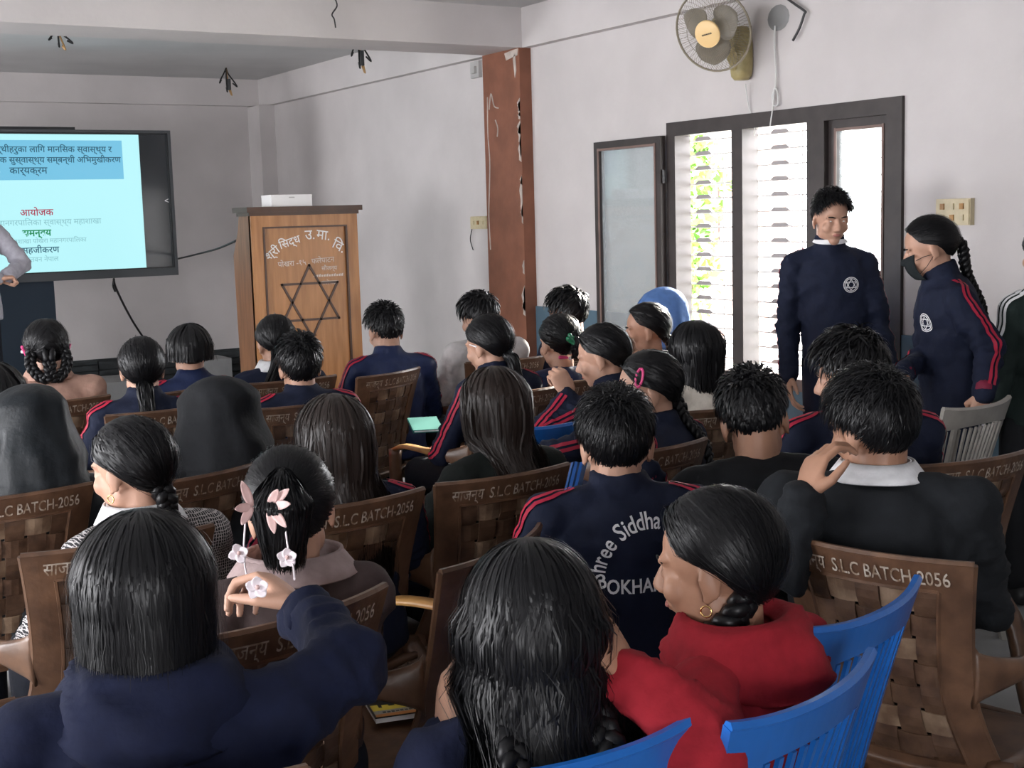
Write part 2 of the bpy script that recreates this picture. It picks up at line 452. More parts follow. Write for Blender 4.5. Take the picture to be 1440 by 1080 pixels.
# security grille outside
gx = WX + .122
k = 0; z = WZ0 + .06
bar0 = MB().box(gx - .005, gx + .005, WY0, WY1, -.005, .005).mesh('grille_bar'); plate0 = MB()
plate0.add([V((gx - .012 + dx, y, zz)) for dx in (0, .02) for (y, zz) in ((-.075, 0), (-.05, .016), (.05, .016), (.075, 0), (.06, -.008), (-.06, -.008))],
           [(0, 1, 2, 3, 4, 5), (11, 10, 9, 8, 7, 6)] + [(i, i + 6, (i + 1) % 6 + 6, (i + 1) % 6) for i in range(6)])
plate0 = plate0.mesh('grille_plate')
bays = [at_x(q, 330, gx).y for q in (992, 1099, 1215)]
while z < WZ1 - .03:
    o = put('grille_bar', bar0, 'white_metal', win); o.location.z = z
    for yb in bays:
        p = put('grille_plate', plate0, 'grille_grey', win); p.location = (0, yb, z + .006)
    z += .0865
up0 = MB().box(gx + .006, gx + .016, -.006, .006, WZ0, WZ1).mesh('grille_upright')
for yb in bays:
    for dy in (-.16, .20):
        o = put('grille_upright', up0, 'white_metal', win); o.location.y = yb + dy
# windows of the other walls (behind the camera)
wi = 2
for (a, b, c, d) in LW:
    g = MB().box(LX - .12, LX + .01, a, a + .07, c, d).box(LX - .12, LX + .01, b - .07, b, c, d).box(LX - .12, LX + .01, a, b, d - .07, d).box(LX - .12, LX + .01, a, b, c, c + .06).box(LX - .12, LX + .01, (a + b) / 2 - .04, (a + b) / 2 + .04, c, d)
    struct('window_%d' % wi, g, 'window_dark'); wi += 1
for (a, b, c, d) in BW:
    g = MB().box(a, a + .07, BY - .12, BY + .01, c, d).box(b - .07, b, BY - .12, BY + .01, c, d).box(a, b, BY - .12, BY + .01, d - .07, d).box(a, b, BY - .12, BY + .01, c, c + .06).box((a + b) / 2 - .04, (a + b) / 2 + .04, BY - .12, BY + .01, c, d)
    struct('window_%d' % wi, g, 'window_dark'); wi += 1

# ---- outdoors
tag(MB().box(WX + WT + .3, 40, -25, 45, -1.2, -1.0).build('garden_ground', 'yard_pale'), 'sunlit pale yard outside the window', 'ground', kind='structure')
def tree(loc, h, r, seed, label, n=2600):
    rn = np.random.default_rng(seed); t = empty('garden_tree', loc)
    tag(t, label, 'tree')
    MB().loft([V((0, 0, 0)), V((.05, .02, h * .4)), V((0, 0, h * .75))], [.11, .08, .03], [.11, .08, .03], n=8).build('trunk', 'bark', t, True)
    d = rn.normal(size=(n, 3)); d /= np.linalg.norm(d, axis=1)[:, None]
    lump = 1 + .35 * np.sin(d[:, 0] * 5 + seed) * np.cos(d[:, 2] * 6)
    c = d * (rn.random(n) ** .4 * lump)[:, None] * np.array([r, r, h * .45]) + np.array([0, 0, h * .62])
    a = rn.normal(size=(n, 3)); a /= np.linalg.norm(a, axis=1)[:, None]
    b = np.cross(a, rn.normal(size=(n, 3))); b /= np.linalg.norm(b, axis=1)[:, None]
    L_ = .09 * (0.7 + .6 * rn.random(n))[:, None]
    v = np.stack([c - a * L_, c + b * L_ * .45, c + a * L_, c - b * L_ * .45], 1).reshape(-1, 3)
    me = bpy.data.meshes.new('foliage'); me.from_pydata(v.tolist(), [], [(4 * i, 4 * i + 1, 4 * i + 2, 4 * i + 3) for i in range(n)])
    put('foliage', me, 'leaf', t)['kind'] = 'stuff'
    return t
tree((11.0, 13.45, -1.0), 4.6, .50, 3, 'slim leafy green tree outside the open window bay', 1500)
hs = empty('garden_house', (17.9, 20.3, -1.0)); tag(hs, 'pale pink house standing behind the trees outside the window', 'building')
MB().box(-.9, .9, -.9, .9, 0, 4.1).build('house_wall', 'house_pink', hs)
MB().box(-1.0, 1.0, -1.0, 1.0, 4.1, 4.3).build('roof', 'concrete', hs)
for yy_ in (-.35, .45):
    w_ = MB().box(-.95, -.88, yy_ - .25, yy_ + .25, 2.0, 3.2).build('house_window', 'window_dark', hs)
    MB().box(-.965, -.945, yy_ - .2, yy_ + .2, 2.08, 3.12).build('pane', 'glass', w_)

# ================================================================== furniture at the front
# two low plinths by the stone dado, and the dais that carries speaker and lectern
tag(MB().box(1.6, 3.42, 12.0, 12.6, 0, .20).build('plinth', 'concrete'), 'long low grey concrete step below the screen', 'step')
tag(MB().box(4.12, 4.48, 12.45, 12.85, 0, .285).build('plinth', 'concrete'), 'small square grey concrete block beside the lectern', 'block')
tag(MB().box(1.0, 4.35, 8.42, 9.75, 0, .2).build('dais', 'concrete'), 'low concrete dais under the lectern', 'platform')
# ---- the big display
tv = empty('display_screen', (2.62, 11.34, 0)); tag(tv, 'large flat display on a dark stand showing a blue slide', 'display')
X0, X1, Z0, Z1 = -1.02, 1.012, 1.165, 2.395
def framebox(x0, x1, z0, z1, bl, bt, bb_, y0, y1):
    return MB().box(x0, x0 + bl, y0, y1, z0, z1).box(x1 - bl, x1, y0, y1, z0, z1).box(x0 + bl, x1 - bl, y0, y1, z1 - bt, z1).box(x0 + bl, x1 - bl, y0, y1, z0, z0 + bb_)
framebox(X0, X1, Z0, Z1, .022, .022, .065, -.045, .03).build('bezel', 'bezel', tv)
MB().box(X0 + .01, X1 - .01, 0, .05, Z0 + .01, Z1 - .01).build('rear_case', 'black_plastic', tv)
MB().box(X0 + .02, X1 - .02, -.012, 0, Z0 + .06, Z1 - .02).build('glass_panel', 'dark_screen', tv)
framebox(X0 + .02, X1 - .02, Z0 + .06, Z1 - .02, .014, .014, .014, -.035, -.012).build('inner_bezel', 'black_plastic', tv)
MB().box(-.55, .22, -.03, .01, Z1, Z1 + .022).build('camera_bar', 'black_plastic', tv)
MB().box(-.48, -.03, -.0, .10, .02, Z0 + .1).build('stand_column', 'stand_blue', tv)
MB().box(-.7, .25, -.25, .35, 0, .04).build('stand_base', 'stand_blue', tv)
sl = MB().box(X0 + .1, .745, -.0145, -.012, Z0 + .075, Z1 - .036).build('slide', 'slide_pale', tv)
MB().box(X0 + .25, .60, -.0165, -.0145, 1.99, 2.31).build('title_box', 'slide_blue', sl)
def deva(s):
    # the short-i sign is drawn before its consonant group
    out = []
    for ch in s:
        if ch == 'ि':
            k = len(out) - 1
            while k - 2 >= 0 and out[k - 1] == '्': k -= 2
            out.insert(k, ch)
        else: out.append(ch)
    return ''.join(out)
def slide_line(s, cx_, z, size, m, bold=0):
    vv, ff = text_geo(deva(s), size, 'CENTER', bold)
    MB().add([V((cx_ + v.x, -.0185, z + v.y)) for v in vv], ff).build('slide_text', m, sl)
slide_line('विद्यार्थीहरुका लागि मानसिक स्वास्थ्य र', -.02, 2.235, .070, 'slide_ink', .001)
slide_line('मनोसामाजिक सुस्वास्थ्य सम्बन्धी अभिमुखीकरण', -.045, 2.15, .068, 'slide_ink', .001)
slide_line('कार्यक्रम', -.17, 2.065, .078, 'slide_ink', .001)
slide_line('आयोजक', -.13, 1.725, .078, 'slide_red', .001)
slide_line('पोखरा महानगरपालिका स्वास्थ्य महाशाखा', -.13, 1.645, .066, 'slide_grey')
slide_line('समन्वय', -.14, 1.56, .076, 'slide_green', .002)
slide_line('शिक्षा महाशाखा पोखरा महानगरपालिका', -.13, 1.495, .052, 'slide_grey')
slide_line('सहजीकरण', -.12, 1.42, .072, 'slide_ink', .001)
slide_line('चितवन नेपाल', -.12, 1.345, .056, 'slide_grey')
vv, ff = text_geo('<', .07); MB().add([V((.955 + v.x, -.015, 1.80 + v.y)) for v in vv], ff).build('menu_arrow', 'print_white', tv)
cab = MB().tube(catmull([at_y(160, 392, 11.3), at_y(163, 405, 11.42), at_y(180, 440, 12.2), at_y(197, 468, 12.7), V((3.9, 12.8, .25))]), .010, 6)
tag(cab.build('display_cable', 'wire_black', None, True), 'black cable hanging down from below the screen', 'cable')
tag(MB().tube(catmull([at_y(160, 392, 11.33), at_y(159, 402, 11.36), at_y(162, 410, 11.4)]), .008, 6).build('display_cable', 'wire_black', None, True), 'short black plug lead dangling under the screen', 'cable')
p0, p1 = at_y(250, 364, 11.36), at_y(333, 338, 9.05)
tag(MB().tube(catmull([p0, at_y(275, 358, 10.9), at_y(305, 350, 10.0), p1]), .008, 6).build('lectern_cable', 'wire_black', None, True), 'black cable running from the screen to the lectern', 'cable')

# ---- lectern
pz0, pzt = .2, 1.70
pod = empty('lectern', (3.672, 8.6, pz0)); tag(pod, 'tall wooden lectern with painted lettering and carved six-pointed star', 'lectern')
hw, H_ = .395, pzt - pz0
MB().box(-hw, hw, 0, .03, .02, H_ - .04).build('front_panel', 'podium_wood', pod)
# flared side cheeks: wider around the upper middle
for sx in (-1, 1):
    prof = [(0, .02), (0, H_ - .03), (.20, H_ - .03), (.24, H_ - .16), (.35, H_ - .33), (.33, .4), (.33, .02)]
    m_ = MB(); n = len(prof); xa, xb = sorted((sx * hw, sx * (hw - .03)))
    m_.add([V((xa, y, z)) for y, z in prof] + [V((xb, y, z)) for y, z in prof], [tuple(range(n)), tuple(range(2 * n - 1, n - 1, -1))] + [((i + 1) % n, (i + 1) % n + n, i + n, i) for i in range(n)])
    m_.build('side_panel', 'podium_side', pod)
MB().box(-hw - .03, hw + .035, -.035, .25, H_ - .035, H_).build('top_board', 'podium_dark', pod)
MB().box(-hw - .012, hw + .012, -.018, .22, H_ - .06, H_ - .035).build('cornice', 'podium_dark', pod)
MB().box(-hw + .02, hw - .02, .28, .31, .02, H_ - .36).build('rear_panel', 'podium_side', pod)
MB().box(-hw - .02, hw + .02, -.02, .35, 0, .06).build('base_board', 'podium_dark', pod)
fw = .085
for (a, b, c, d) in ((-hw, -hw + fw, .06, H_ - .06), (hw - fw, hw, .06, H_ - .06)): MB().box(a, b, -.014, 0, c, d).build('stile', 'podium_wood', pod)
MB().box(-hw + fw, hw - fw, -.014, 0, H_ - .14, H_ - .06).build('rail', 'podium_wood', pod)
MB().box(-hw + fw, hw - fw, -.014, 0, .06, .2).build('rail', 'podium_wood', pod)
md = framebox(-hw + fw - .004, hw - fw + .004, .2, H_ - .135, .014, .012, .012, -.019, 0)
md.build('moulding', 'podium_dark', pod)
# star: six strips cut as grooves, seen as dark inlay
sc_ = V((.02, 0, .84)); sr = .24
st = MB()
for t0 in (90, 270):
    P = [sc_ + V((math.cos(rad(t0 + 120 * k)) * sr, 0, math.sin(rad(t0 + 120 * k)) * sr * 1.05)) for k in range(3)]
    for k in range(3):
        a, b = P[k], P[(k + 1) % 3]; d = (b - a).normalized(); n_ = V((-d.z, 0, d.x)) * .008
        q = [a - d * .008 + n_, b + d * .008 + n_, b + d * .008 - n_, a - d * .008 - n_]
        st.add([p + V((0, -.006, 0)) for p in q] + [p + V((0, .004, 0)) for p in q], [(0, 1, 2, 3), (7, 6, 5, 4), (0, 4, 5, 1), (1, 5, 6, 2), (2, 6, 7, 3), (3, 7, 4, 0)])
st.build('star_emblem', 'podium_dark', pod)
def pod_text(s, x, z, size, rot=0, bold=.0003, m='podium_chalk', name='lettering'):
    vv, ff = text_geo(deva(s), size, 'CENTER', bold); c, q = math.cos(rad(rot)), math.sin(rad(rot))
    MB().add([V((x + v.x * c - v.y * q, -.004, z + v.x * q + v.y * c)) for v in vv], ff).build(name, m, pod)
for s, x, z, r, sz in (('श्री', -.315, 1.185, 36, .092), ('सिद्ध', -.15, 1.255, 16, .088), ('उ.', .045, 1.30, 2, .11), ('मा.', .175, 1.295, -9, .11), ('वि.', .32, 1.215, -30, .11)):
    pod_text(s, x * .78, z, sz * .88, r, .0006, 'white_paint')
pod_text('पोखरा -१५ , फलेपाटन', -.0, 1.115, .052, 3)
pod_text('सौजन्य', .17, 1.065, .042); MB().add([V((.05 + .019 * k + dx, -.004, 1.008 + dz)) for k in range(12) for dx, dz in ((0, 0), (.013, 0), (.015, .013 + .004 * (k % 3)), (.001, .014))], [(4 * k, 4 * k + 1, 4 * k + 2, 4 * k + 3) for k in range(12)]).build('lettering', 'podium_chalk', pod); pod_text('फलेपाटन', .17, .965, .038)
bx_ = empty('white_box', (3.60, 8.72, pzt)); tag(bx_, 'white cardboard box lying on top of the lectern', 'box')
MB().box(-.15, .15, -.09, .09, 0, .078).build('carton', 'paper_white', bx_)
MB().box(-.151, .151, -.091, .091, .066, .081).build('lid', 'paper_white', bx_)
MB().box(-.02, .02, -.0925, -.09, .058, .066).build('tab', 'grey_plastic', bx_)

# ---- wall fan
fc = at_x(1003, 43, WX - .30); fan = empty('wall_fan', (WX, at_x(1052, 80, WX).y, at_x(1052, 95, WX).z)); tag(fan, 'oscillating wall fan with wire guard and yellow hub badge', 'fan')
fdir = V((-.86, -.33, -.34)).normalized()
Rf = fdir.to_track_quat('Z', 'Y').to_matrix()
inv = fan.location
def fp(p): return fc + Rf @ V(p) - inv
R_ = .222
def torus(r, z, t, n=40, k=6):
    return [V((math.cos(2 * math.pi * i / n) * r, math.sin(2 * math.pi * i / n) * r, z)) for i in range(n + 1)]
MB().tube([fp(p) for p in torus(R_, 0, .006)], .0065, 6).build('guard_rim', 'fan_guard', fan, True)
for zsgn, nm in ((1, 'front_guard'), (-1, 'rear_guard')):
    g = MB()
    for i in range(84 if zsgn > 0 else 48):
        a = 2 * math.pi * i / (84 if zsgn > 0 else 48); c, q = math.cos(a), math.sin(a)
        pr = [(.07, .068), (.12, .06), (.18, .04), (R_ - .004, 0)] if zsgn > 0 else [(.05, -.085), (.14, -.075), (.19, -.045), (R_ - .004, 0)]
        g.tube([fp((c * r, q * r, z)) for r, z in pr], .0011, 3)
    g.tube([fp(p) for p in torus(.13, zsgn * .058, 0, 32)], .0014, 4)
    g.build(nm, 'fan_guard', fan)
for k in range(3):
    a0 = rad(25 + 120 * k)
    def bl(u, v, a0=a0):
        r = .03 + .155 * v; sp = rad(20 + 36 * math.sin(math.pi * min(1, v * .85 + .12)))
        a = a0 + (u - .5) * 2 * sp; z = .018 - (u - .5) * .05
        rr = r * (1 - .12 * abs(u - .5) * 2 * v)
        return fp((math.cos(a) * rr, math.sin(a) * rr, z)), Rf @ V((0, 0, 1))
    MB().sheet(bl, 8, 8, .003).build('blade', 'fan_blade', fan, True)
MB().loft([fp((0, 0, z)) for z in (.062, .072, .076, .077)], [.074, .074, .069, .02], [.074, .074, .069, .02], n=28).build('hub_badge', 'fan_badge', fan, True)
bt = MB()
for k in range(9): bt.box(-.030 + k * .0068, -.0256 + k * .0068, -.004, .004, .0772, .0785)
_v = [fp(Matrix.Rotation(rad(8), 3, 'Z') @ v) for v in bt.v]; bt.v = _v
bt.build('badge_print', 'black_plastic', fan)
MB().loft([fp((0, 0, z)) for z in (.03, -.03, -.09, -.17, -.2)], [.03, .05, .06, .055, .03], [.03, .05, .06, .055, .03], n=18).build('motor_housing', 'fan_body', fan, True)
nk = fp((0, 0, -.12))
MB().loft(catmull([nk, nk + V((.03, -.0, -.10)), V((-.10, 0, .02)), V((-.06, 0, -.03))], 4), .028, .034, n=12).build('neck', 'fan_body', fan, True)
MB().loft([V((-.05, 0, z)) for z in (-.07, -.05, .0, .12, .2, .22)], [.035, .052, .06, .06, .05, .03], [.035, .05, .055, .055, .05, .03], right=V((0, 1, 0)), n=16, sq=.7).build('wall_bracket', 'fan_body', fan, True)
MB().tube(catmull([at_x(1048, 118, WX - .04) - inv, at_x(1053, 150, WX - .015) - inv, at_x(1060, 172, WX - .01) - inv, at_x(1061, 190, WX - .03) - inv]), .004, 5).build('pull_cord', 'wire_white', fan)
# ---- wires and hooks on walls and ceiling
def wire(name, pts, r, m, label, cat='wire', n=6):
    o = MB().tube(catmull(pts, 6), r, n).build(name, m, None, True); return tag(o, label, cat)
w0 = wire('hanging_wire', [at_x(x, y, WX - .02) for x, y in ((1090, 36), (1089, 60), (1091, 105), (1090, 123), (1086, 135), (1088, 148), (1094, 146), (1093, 130), (1089, 124), (1087, 150), (1083, 178))], .005, 'wire_white', 'thin pale wire knotted above the window beside the fan')
hole = MB().loft([V((WX, 0, 0)) + V((-.002, at_x(1095, 25, WX).y, at_x(1095, 25, WX).z)), V((WX - .006, at_x(1095, 25, WX).y, at_x(1095, 25, WX).z))], [.085, .06], [.07, .05], n=14).build('fan_hook_patch', 'concrete')
tag(hole, 'rough grey plaster patch on the wall beside the fan', 'patch')
wire('iron_hook', [at_x(x, y, WX - .03) for x, y in ((1108, -1), (1118, 6), (1132, 16), (1131, 20), (1124, 40), (1115, 57))], .007, 'dark_metal', 'bent black iron rod on the wall beside the fan', 'hook', 8)
wire('ceiling_wire', [at_y(x, y, 7.9) for x, y in ((470, -4), (474, 8), (467, 20), (470, 27), (472, 39))], .005, 'wire_black', 'curly black wire end hanging before the ceiling beam')
def wire_bunch(px, py, y, label, long=1.0, brass=True):
    c = at_y(px, py, y); o = empty('ceiling_wires', (c.x, c.y, CZ)); tag(o, label, 'wires'); dz = CZ - c.z
    o.location.z = CZ
    s = long
    for k, (dx, l, m) in enumerate(((-.05, .14, 'wire_black'), (.0, .22, 'wire_black'), (.03, .25, 'wire_copper'), (.07, .17, 'wire_black'))):
        MB().tube(catmull([V((0, 0, 0)), V((dx * .4, .01 * k, -l * .3 * s)), V((dx, .01, -l * .7 * s)), V((dx * 1.4, 0, -l * s)), V((dx * .9, .02, -l * .8 * s))], 4), .007, 5).build('wire', m, o, True)
    if brass: MB().loft([V((.02, 0, -.10 * s)), V((.02, 0, -.2 * s))], .018, .018, n=8).build('lamp_holder', 'black_plastic', o)
    return o
wire_bunch(319, 115, 12.0, 'black wires hanging from the ceiling near the front wall corner')
wire_bunch(505, 62, 9.6, 'black and brass wires hanging just beyond the ceiling beam', 1.15)
o_ = wire_bunch(83, 60, 10.0, 'short black wires hanging from the ceiling above the screen', .6, False)
MB().box(-.26, -.17, -.03, .03, -.03, 0).build('ceiling_rose', 'white_metal', o_)
# ---- switch plates
def plate(px, py, w, h, label, rows, cols, cord=False):
    c = at_x(px, py, WX); o = empty('switch_board', (WX, c.y, c.z)); tag(o, label, 'switch')
    MB().box(-.03, 0, -w / 2, w / 2, -h / 2, h / 2).build('back_box', 'ivory_plastic', o)
    MB().box(-.036, -.03, -w / 2 + .004, w / 2 - .004, -h / 2 + .004, h / 2 - .004).build('cover_plate', 'ivory_plastic', o)
    for i in range(cols):
        for j in range(rows):
            y = (i + .5) / cols * (w - .03) - (w - .03) / 2; z = (j + .5) / rows * (h - .02) - (h - .02) / 2
            MB().box(-.043, -.036, y - .011, y + .011, z - .014, z + .014).build('switch' if j else 'socket', 'chair_worn' if (i + j) % 2 else 'ivory_plastic', o)
    if cord: MB().tube(catmull([V((-.02, w / 2, -h / 2)), V((-.02, w / 2 + .03, -h / 2 - .08)), V((-.01, w / 2 + .01, -h / 2 - .16))]), .004, 5).build('loose_wire', 'wire_black', o)
plate(1346, 298, .20, .125, 'yellowed switch board on the wall above the masked girl', 2, 3)
plate(678, 313, .24, .095, 'yellowed switch board on the wall beside the brown column', 1, 3, True)
c_ = at_x(672, 98, WX); tag(MB().box(WX - .03, WX, c_.y - .06, c_.y + .06, c_.z - .06, c_.z + .06).box(WX - .05, WX - .03, c_.y - .03, c_.y + .03, c_.z - .03, c_.z + .02).build('junction_box', 'grey_plastic'), 'small grey junction box under the beam by the column', 'box')
# ================================================================== chairs
def back_surf(x, v, halfw=.25, zb=.40, zt=.90, y0=-.20, lean=.10, cup=.055):
    """point and outward (rear) normal of a moulded seat back; x metres, v 0..1"""
    z = zb + (zt - zb) * v; y = y0 - lean * v - .03 * v * v + cup * (x / halfw) ** 2
    tv_ = V((0, -lean - .06 * v, zt - zb)).normalized(); tx = V((1, 2 * cup * x / halfw ** 2, 0)).normalized()
    return V((x, y, z)), tx.cross(tv_).normalized()
def chair_half(v):                                   # half width of the back at height v
    return .190 + .027 * max(0, (v - .5) / .5) ** 1.5 + .055 * max(0, (.42 - v) / .42) ** 1.5
def patch(mb, fx0, fx1, v0, v1, nu, nv, th):
    def fn(u, w):
        v = v0 + (v1 - v0) * w; a, b = fx0(v), fx1(v)
        return back_surf(a + (b - a) * u, v)
    mb.sheet(fn, nu, nv, th)
BROWN = {}
def brown_meshes():
    h = chair_half
    fr = MB()
    patch(fr, lambda v: -h(v), lambda v: h(v), .875, 1.0, 14, 3, .016)
    patch(fr, lambda v: -h(v) + .0, lambda v: h(v), 0.0, .10, 14, 2, .014)
    for s in (-1, 1):
        f0 = (lambda v: -h(v)) if s < 0 else (lambda v: h(v) - .058)
        f1 = (lambda v: -h(v) + .058) if s < 0 else (lambda v: h(v))
        patch(fr, f0, f1, .10, .875, 3, 10, .014)
    # raised lip round the panel and along the top edge
    fr.tube([back_surf(x, 1.0)[0] for x in np.linspace(-h(1), h(1), 13)], .0085, 6)
    lip = []
    for s in (-1, 1):
        fr.tube([back_surf(s * h(v), v)[0] for v in np.linspace(.08, 1, 11)], .0075, 6)
        fr.tube([back_surf(s * (h(v) - .058), v)[0] + V((0, -.006, 0)) for v in np.linspace(.1, .875, 9)], .005, 5)
    fr.tube([back_surf(x, .875)[0] + V((0, -.006, 0)) for x in np.linspace(-h(.87) + .058, h(.87) - .058, 9)], .005, 5)
    BROWN['frame'] = fr.mesh('back_frame', False)
    # woven straps
    NVS, NHS = 5, 7
    inner = .138
    vx = [(-inner + (k + .5) * 2 * inner / NVS) for k in range(NVS)]
    hv = [.10 + (k + .5) * .775 / NHS for k in range(NHS)]
    wv, wh = 2 * inner / NVS - .009, .775 / NHS - .017
    BROWN['v'] = []; BROWN['h'] = []
    def fac(v): return (h(v) - .052) / inner
    for k in range(NVS):
        def fn(u, w, k=k):
            v = .095 + .785 * w
            x = (vx[k] + (u - .5) * wv) * fac(v); p, n = back_surf(x, v)
            ph = math.cos(math.pi * ((v - hv[0]) / (hv[1] - hv[0]) + k)); return p + n * .0045 * ph, n
        BROWN['v'].append(MB().sheet(fn, 2, NHS * 3, .004).mesh('woven_strap'))
    for j in range(NHS):
        def fn(u, w, j=j):
            v = hv[j] + (w - .5) * wh
            xx = -inner + 2 * inner * u; p, n = back_surf(xx * fac(v), v)
            ph = -math.cos(math.pi * ((xx - vx[0]) / (vx[1] - vx[0]) + j)); return p + n * .0045 * ph, n
        BROWN['h'].append(MB().sheet(fn, NVS * 3, 2, .004).mesh('woven_strap'))
    # seat
    def seat(u, w):
        x = (u - .5) * 2; y = -.22 + .46 * w; hw_ = .225 + .03 * w
        z = .425 + .012 * x * x - .02 * (1 - abs(2 * w - .9)) - .03 * max(0, w - .85) / .15
        return V((x * hw_, y, z)), V((0, 0, 1))
    BROWN['seat'] = MB().sheet(seat, 10, 10, .016).loft([V((-.22, .23, .385)), V((0, .245, .385)), V((.22, .23, .385))], .03, .012, right=V((0, 0, 1)), n=8).mesh('seat', True)
    # arms: broad bands that flow out of the back and forward
    for s, nm in ((-1, 'armL'), (1, 'armR')):
        pb = back_surf(s * .196, .50)[0]
        pts = catmull([pb + V((-s * .006, .0, -.0)), pb + V((s * .022, .05, .0)), V((s * .246, -.10, .652)), V((s * .272, .03, .662)), V((s * .274, .14, .66)), V((s * .270, .212, .638))], 4)
        n = len(pts); half = 9
        rx_ = [.009 + .017 * min(1, i / (n * .6)) for i in range(n)]; ry_ = [.068 - .058 * min(1, (i / (n * .55))) ** .6 for i in range(n)]
        BROWN[nm + 'band'] = MB().loft(pts[:half + 1], rx_[:half + 1], ry_[:half + 1], right=V((1, 0, 0)), n=10, sq=.75).mesh('arm_band', True)
        BROWN[nm] = MB().loft(pts[half:], rx_[half:], ry_[half:], right=V((1, 0, 0)), n=10, sq=.75).mesh('armrest', True)
        post = catmull([V((s * .277, .215, .64)), V((s * .272, .222, .5)), V((s * .262, .23, .36)), V((s * .272, .25, .0))], 4)
        BROWN[nm + 'leg'] = MB().loft(post, [.028] * 4 + [.03] * 4 + [.03 - .008 * i / 4 for i in range(5)], .018, right=V((1, 0, 0)), n=8, sq=.6).mesh('leg', True)
        rl = catmull([back_surf(s * .23, .12)[0], V((s * .245, -.23, .36)), V((s * .25, -.27, .18)), V((s * .262, -.315, .0))], 4)
        BROWN[nm + 'rear'] = MB().loft(rl, [.032] * 5 + [.032 - .01 * i / 7 for i in range(8)], .02, right=V((1, 0, 0)), n=8, sq=.6).mesh('leg', True)
        BROWN[nm + 'side'] = MB().loft(catmull([V((s * .225, -.2, .40)), V((s * .25, 0, .385)), V((s * .262, .22, .385))], 4), .014, .035, right=V((1, 0, 0)), n=8, sq=.6).mesh('seat_rail', True)
    # painted lettering on the top rail
    mb = MB()
    vv, ff = text_geo('साजन्य  S.L.C BATCH-2056', .043, 'CENTER', .0003)
    W = max(v.x for v in vv) - min(v.x for v in vv); sx_ = .345 / W
    out = []
    for v in vv:
        p, n = back_surf(v.x * sx_, .935 + v.y / .5); out.append(p + n * .0105)
    BROWN['text'] = mb.add(out, ff).mesh('lettering')
    return BROWN
brown_meshes()
def _putm(nm, me, m, par):
    o = bpy.data.objects.new(nm, me); COL.objects.link(o); o.parent = par
    if not me.materials: me.materials.append(M[m])
    return o
def brown_chair(label, x, y, az, seed=0, text=True, tilt=0):
    o = empty('woven_armchair', (x, y, 0), -rad(az)); tag(o, label, 'chair', 'brown woven-back plastic armchairs')
    _putm('back_frame', BROWN['frame'], 'chair_brown', o)
    for k, me in enumerate(BROWN['v']): _putm('woven_strap', me, 'strap_brown', o)
    for k, me in enumerate(BROWN['h']): _putm('woven_strap', me, 'strap_pale' if k in (1, 4, 6) else 'strap_brown', o)
    _putm('seat', BROWN['seat'], 'chair_brown', o)
    for nm in ('armL', 'armR'):
        _putm('armrest', BROWN[nm], 'chair_worn', o); _putm('arm_band', BROWN[nm + 'band'], 'chair_brown', o)
        _putm('leg', BROWN[nm + 'leg'], 'chair_brown', o); _putm('leg', BROWN[nm + 'rear'], 'chair_brown', o)
        _putm('seat_rail', BROWN[nm + 'side'], 'chair_brown', o)
    if text: _putm('lettering', BROWN['text'], 'chalk_paint', o)
    return o
SLAT = {}
def slat_meshes():
    h = lambda v: .155 + .045 * max(0, (v - .15) / .85) ** 1.2
    fr = MB()
    def top(u, w):
        xx = -1 + 2 * u; v = .865 + .135 * w + .02 * (1 - xx * xx) * (1 if w < .5 else 0) + .025 * abs(xx) ** 3 * (w)
        return back_surf(xx * h(v), v, zt=.89)
    fr.sheet(top, 16, 3, .018)
    def bot(u, w):
        xx = -1 + 2 * u; v = -.02 + .14 * w; return back_surf(xx * h(v), v, zt=.89)
    fr.sheet(bot, 12, 2, .016)
    for s in (-1, 1):
        def st(u, w, s=s):
            v = .10 + .76 * w; return back_surf(s * (h(v) - .032 * u), v, zt=.89)
        fr.sheet(st, 2, 10, .016)
        def st2(u, w, s=s):                                 # inner border of the slatted panel
            v = .10 + .78 * w; return back_surf(s * (h(v) * .70 - .014 * u), v, zt=.89)
        fr.sheet(st2, 2, 10, .016)
    fr.tube([back_surf(x, 1.0 + .025 * abs(x / h(1)) ** 3, zt=.89)[0] for x in np.linspace(-h(1), h(1), 15)], .010, 6)
    SLAT['frame'] = fr.mesh('back_frame')
    SLAT['slats'] = []
    for k in range(8):
        q = -1 + 2 * (k + .5) / 8
        def sl_(u, w, q=q):
            v = .10 + .76 * w; return back_surf(q * (h(v) * .70 - .014) * (.82 + .18 * w) + (u - .5) * .010, v, zt=.89)
        SLAT['slats'].append(MB().sheet(sl_, 1, 8, .008).mesh('slat'))
    def seat(u, w):
        x = (u - .5) * 2; hw_ = .205 + .02 * w; return V((x * hw_, -.2 + .43 * w, .42 + .01 * x * x - .015 * math.sin(math.pi * w))), V((0, 0, 1))
    SLAT['seat'] = MB().sheet(seat, 8, 8, .016).mesh('seat', True)
    SLAT['legs'] = []
    for s in (-1, 1):
        SLAT['legs'].append(MB().loft(catmull([V((s * .2, .2, .42)), V((s * .215, .22, .2)), V((s * .23, .24, 0))], 3), .028, .02, right=V((1, 0, 0)), n=8, sq=.6).mesh('leg'))
        SLAT['legs'].append(MB().loft(catmull([back_surf(s * .2, .05, zt=.89)[0], V((s * .215, -.24, .2)), V((s * .23, -.29, 0))], 3), .028, .02, right=V((1, 0, 0)), n=8, sq=.6).mesh('leg'))
slat_meshes()
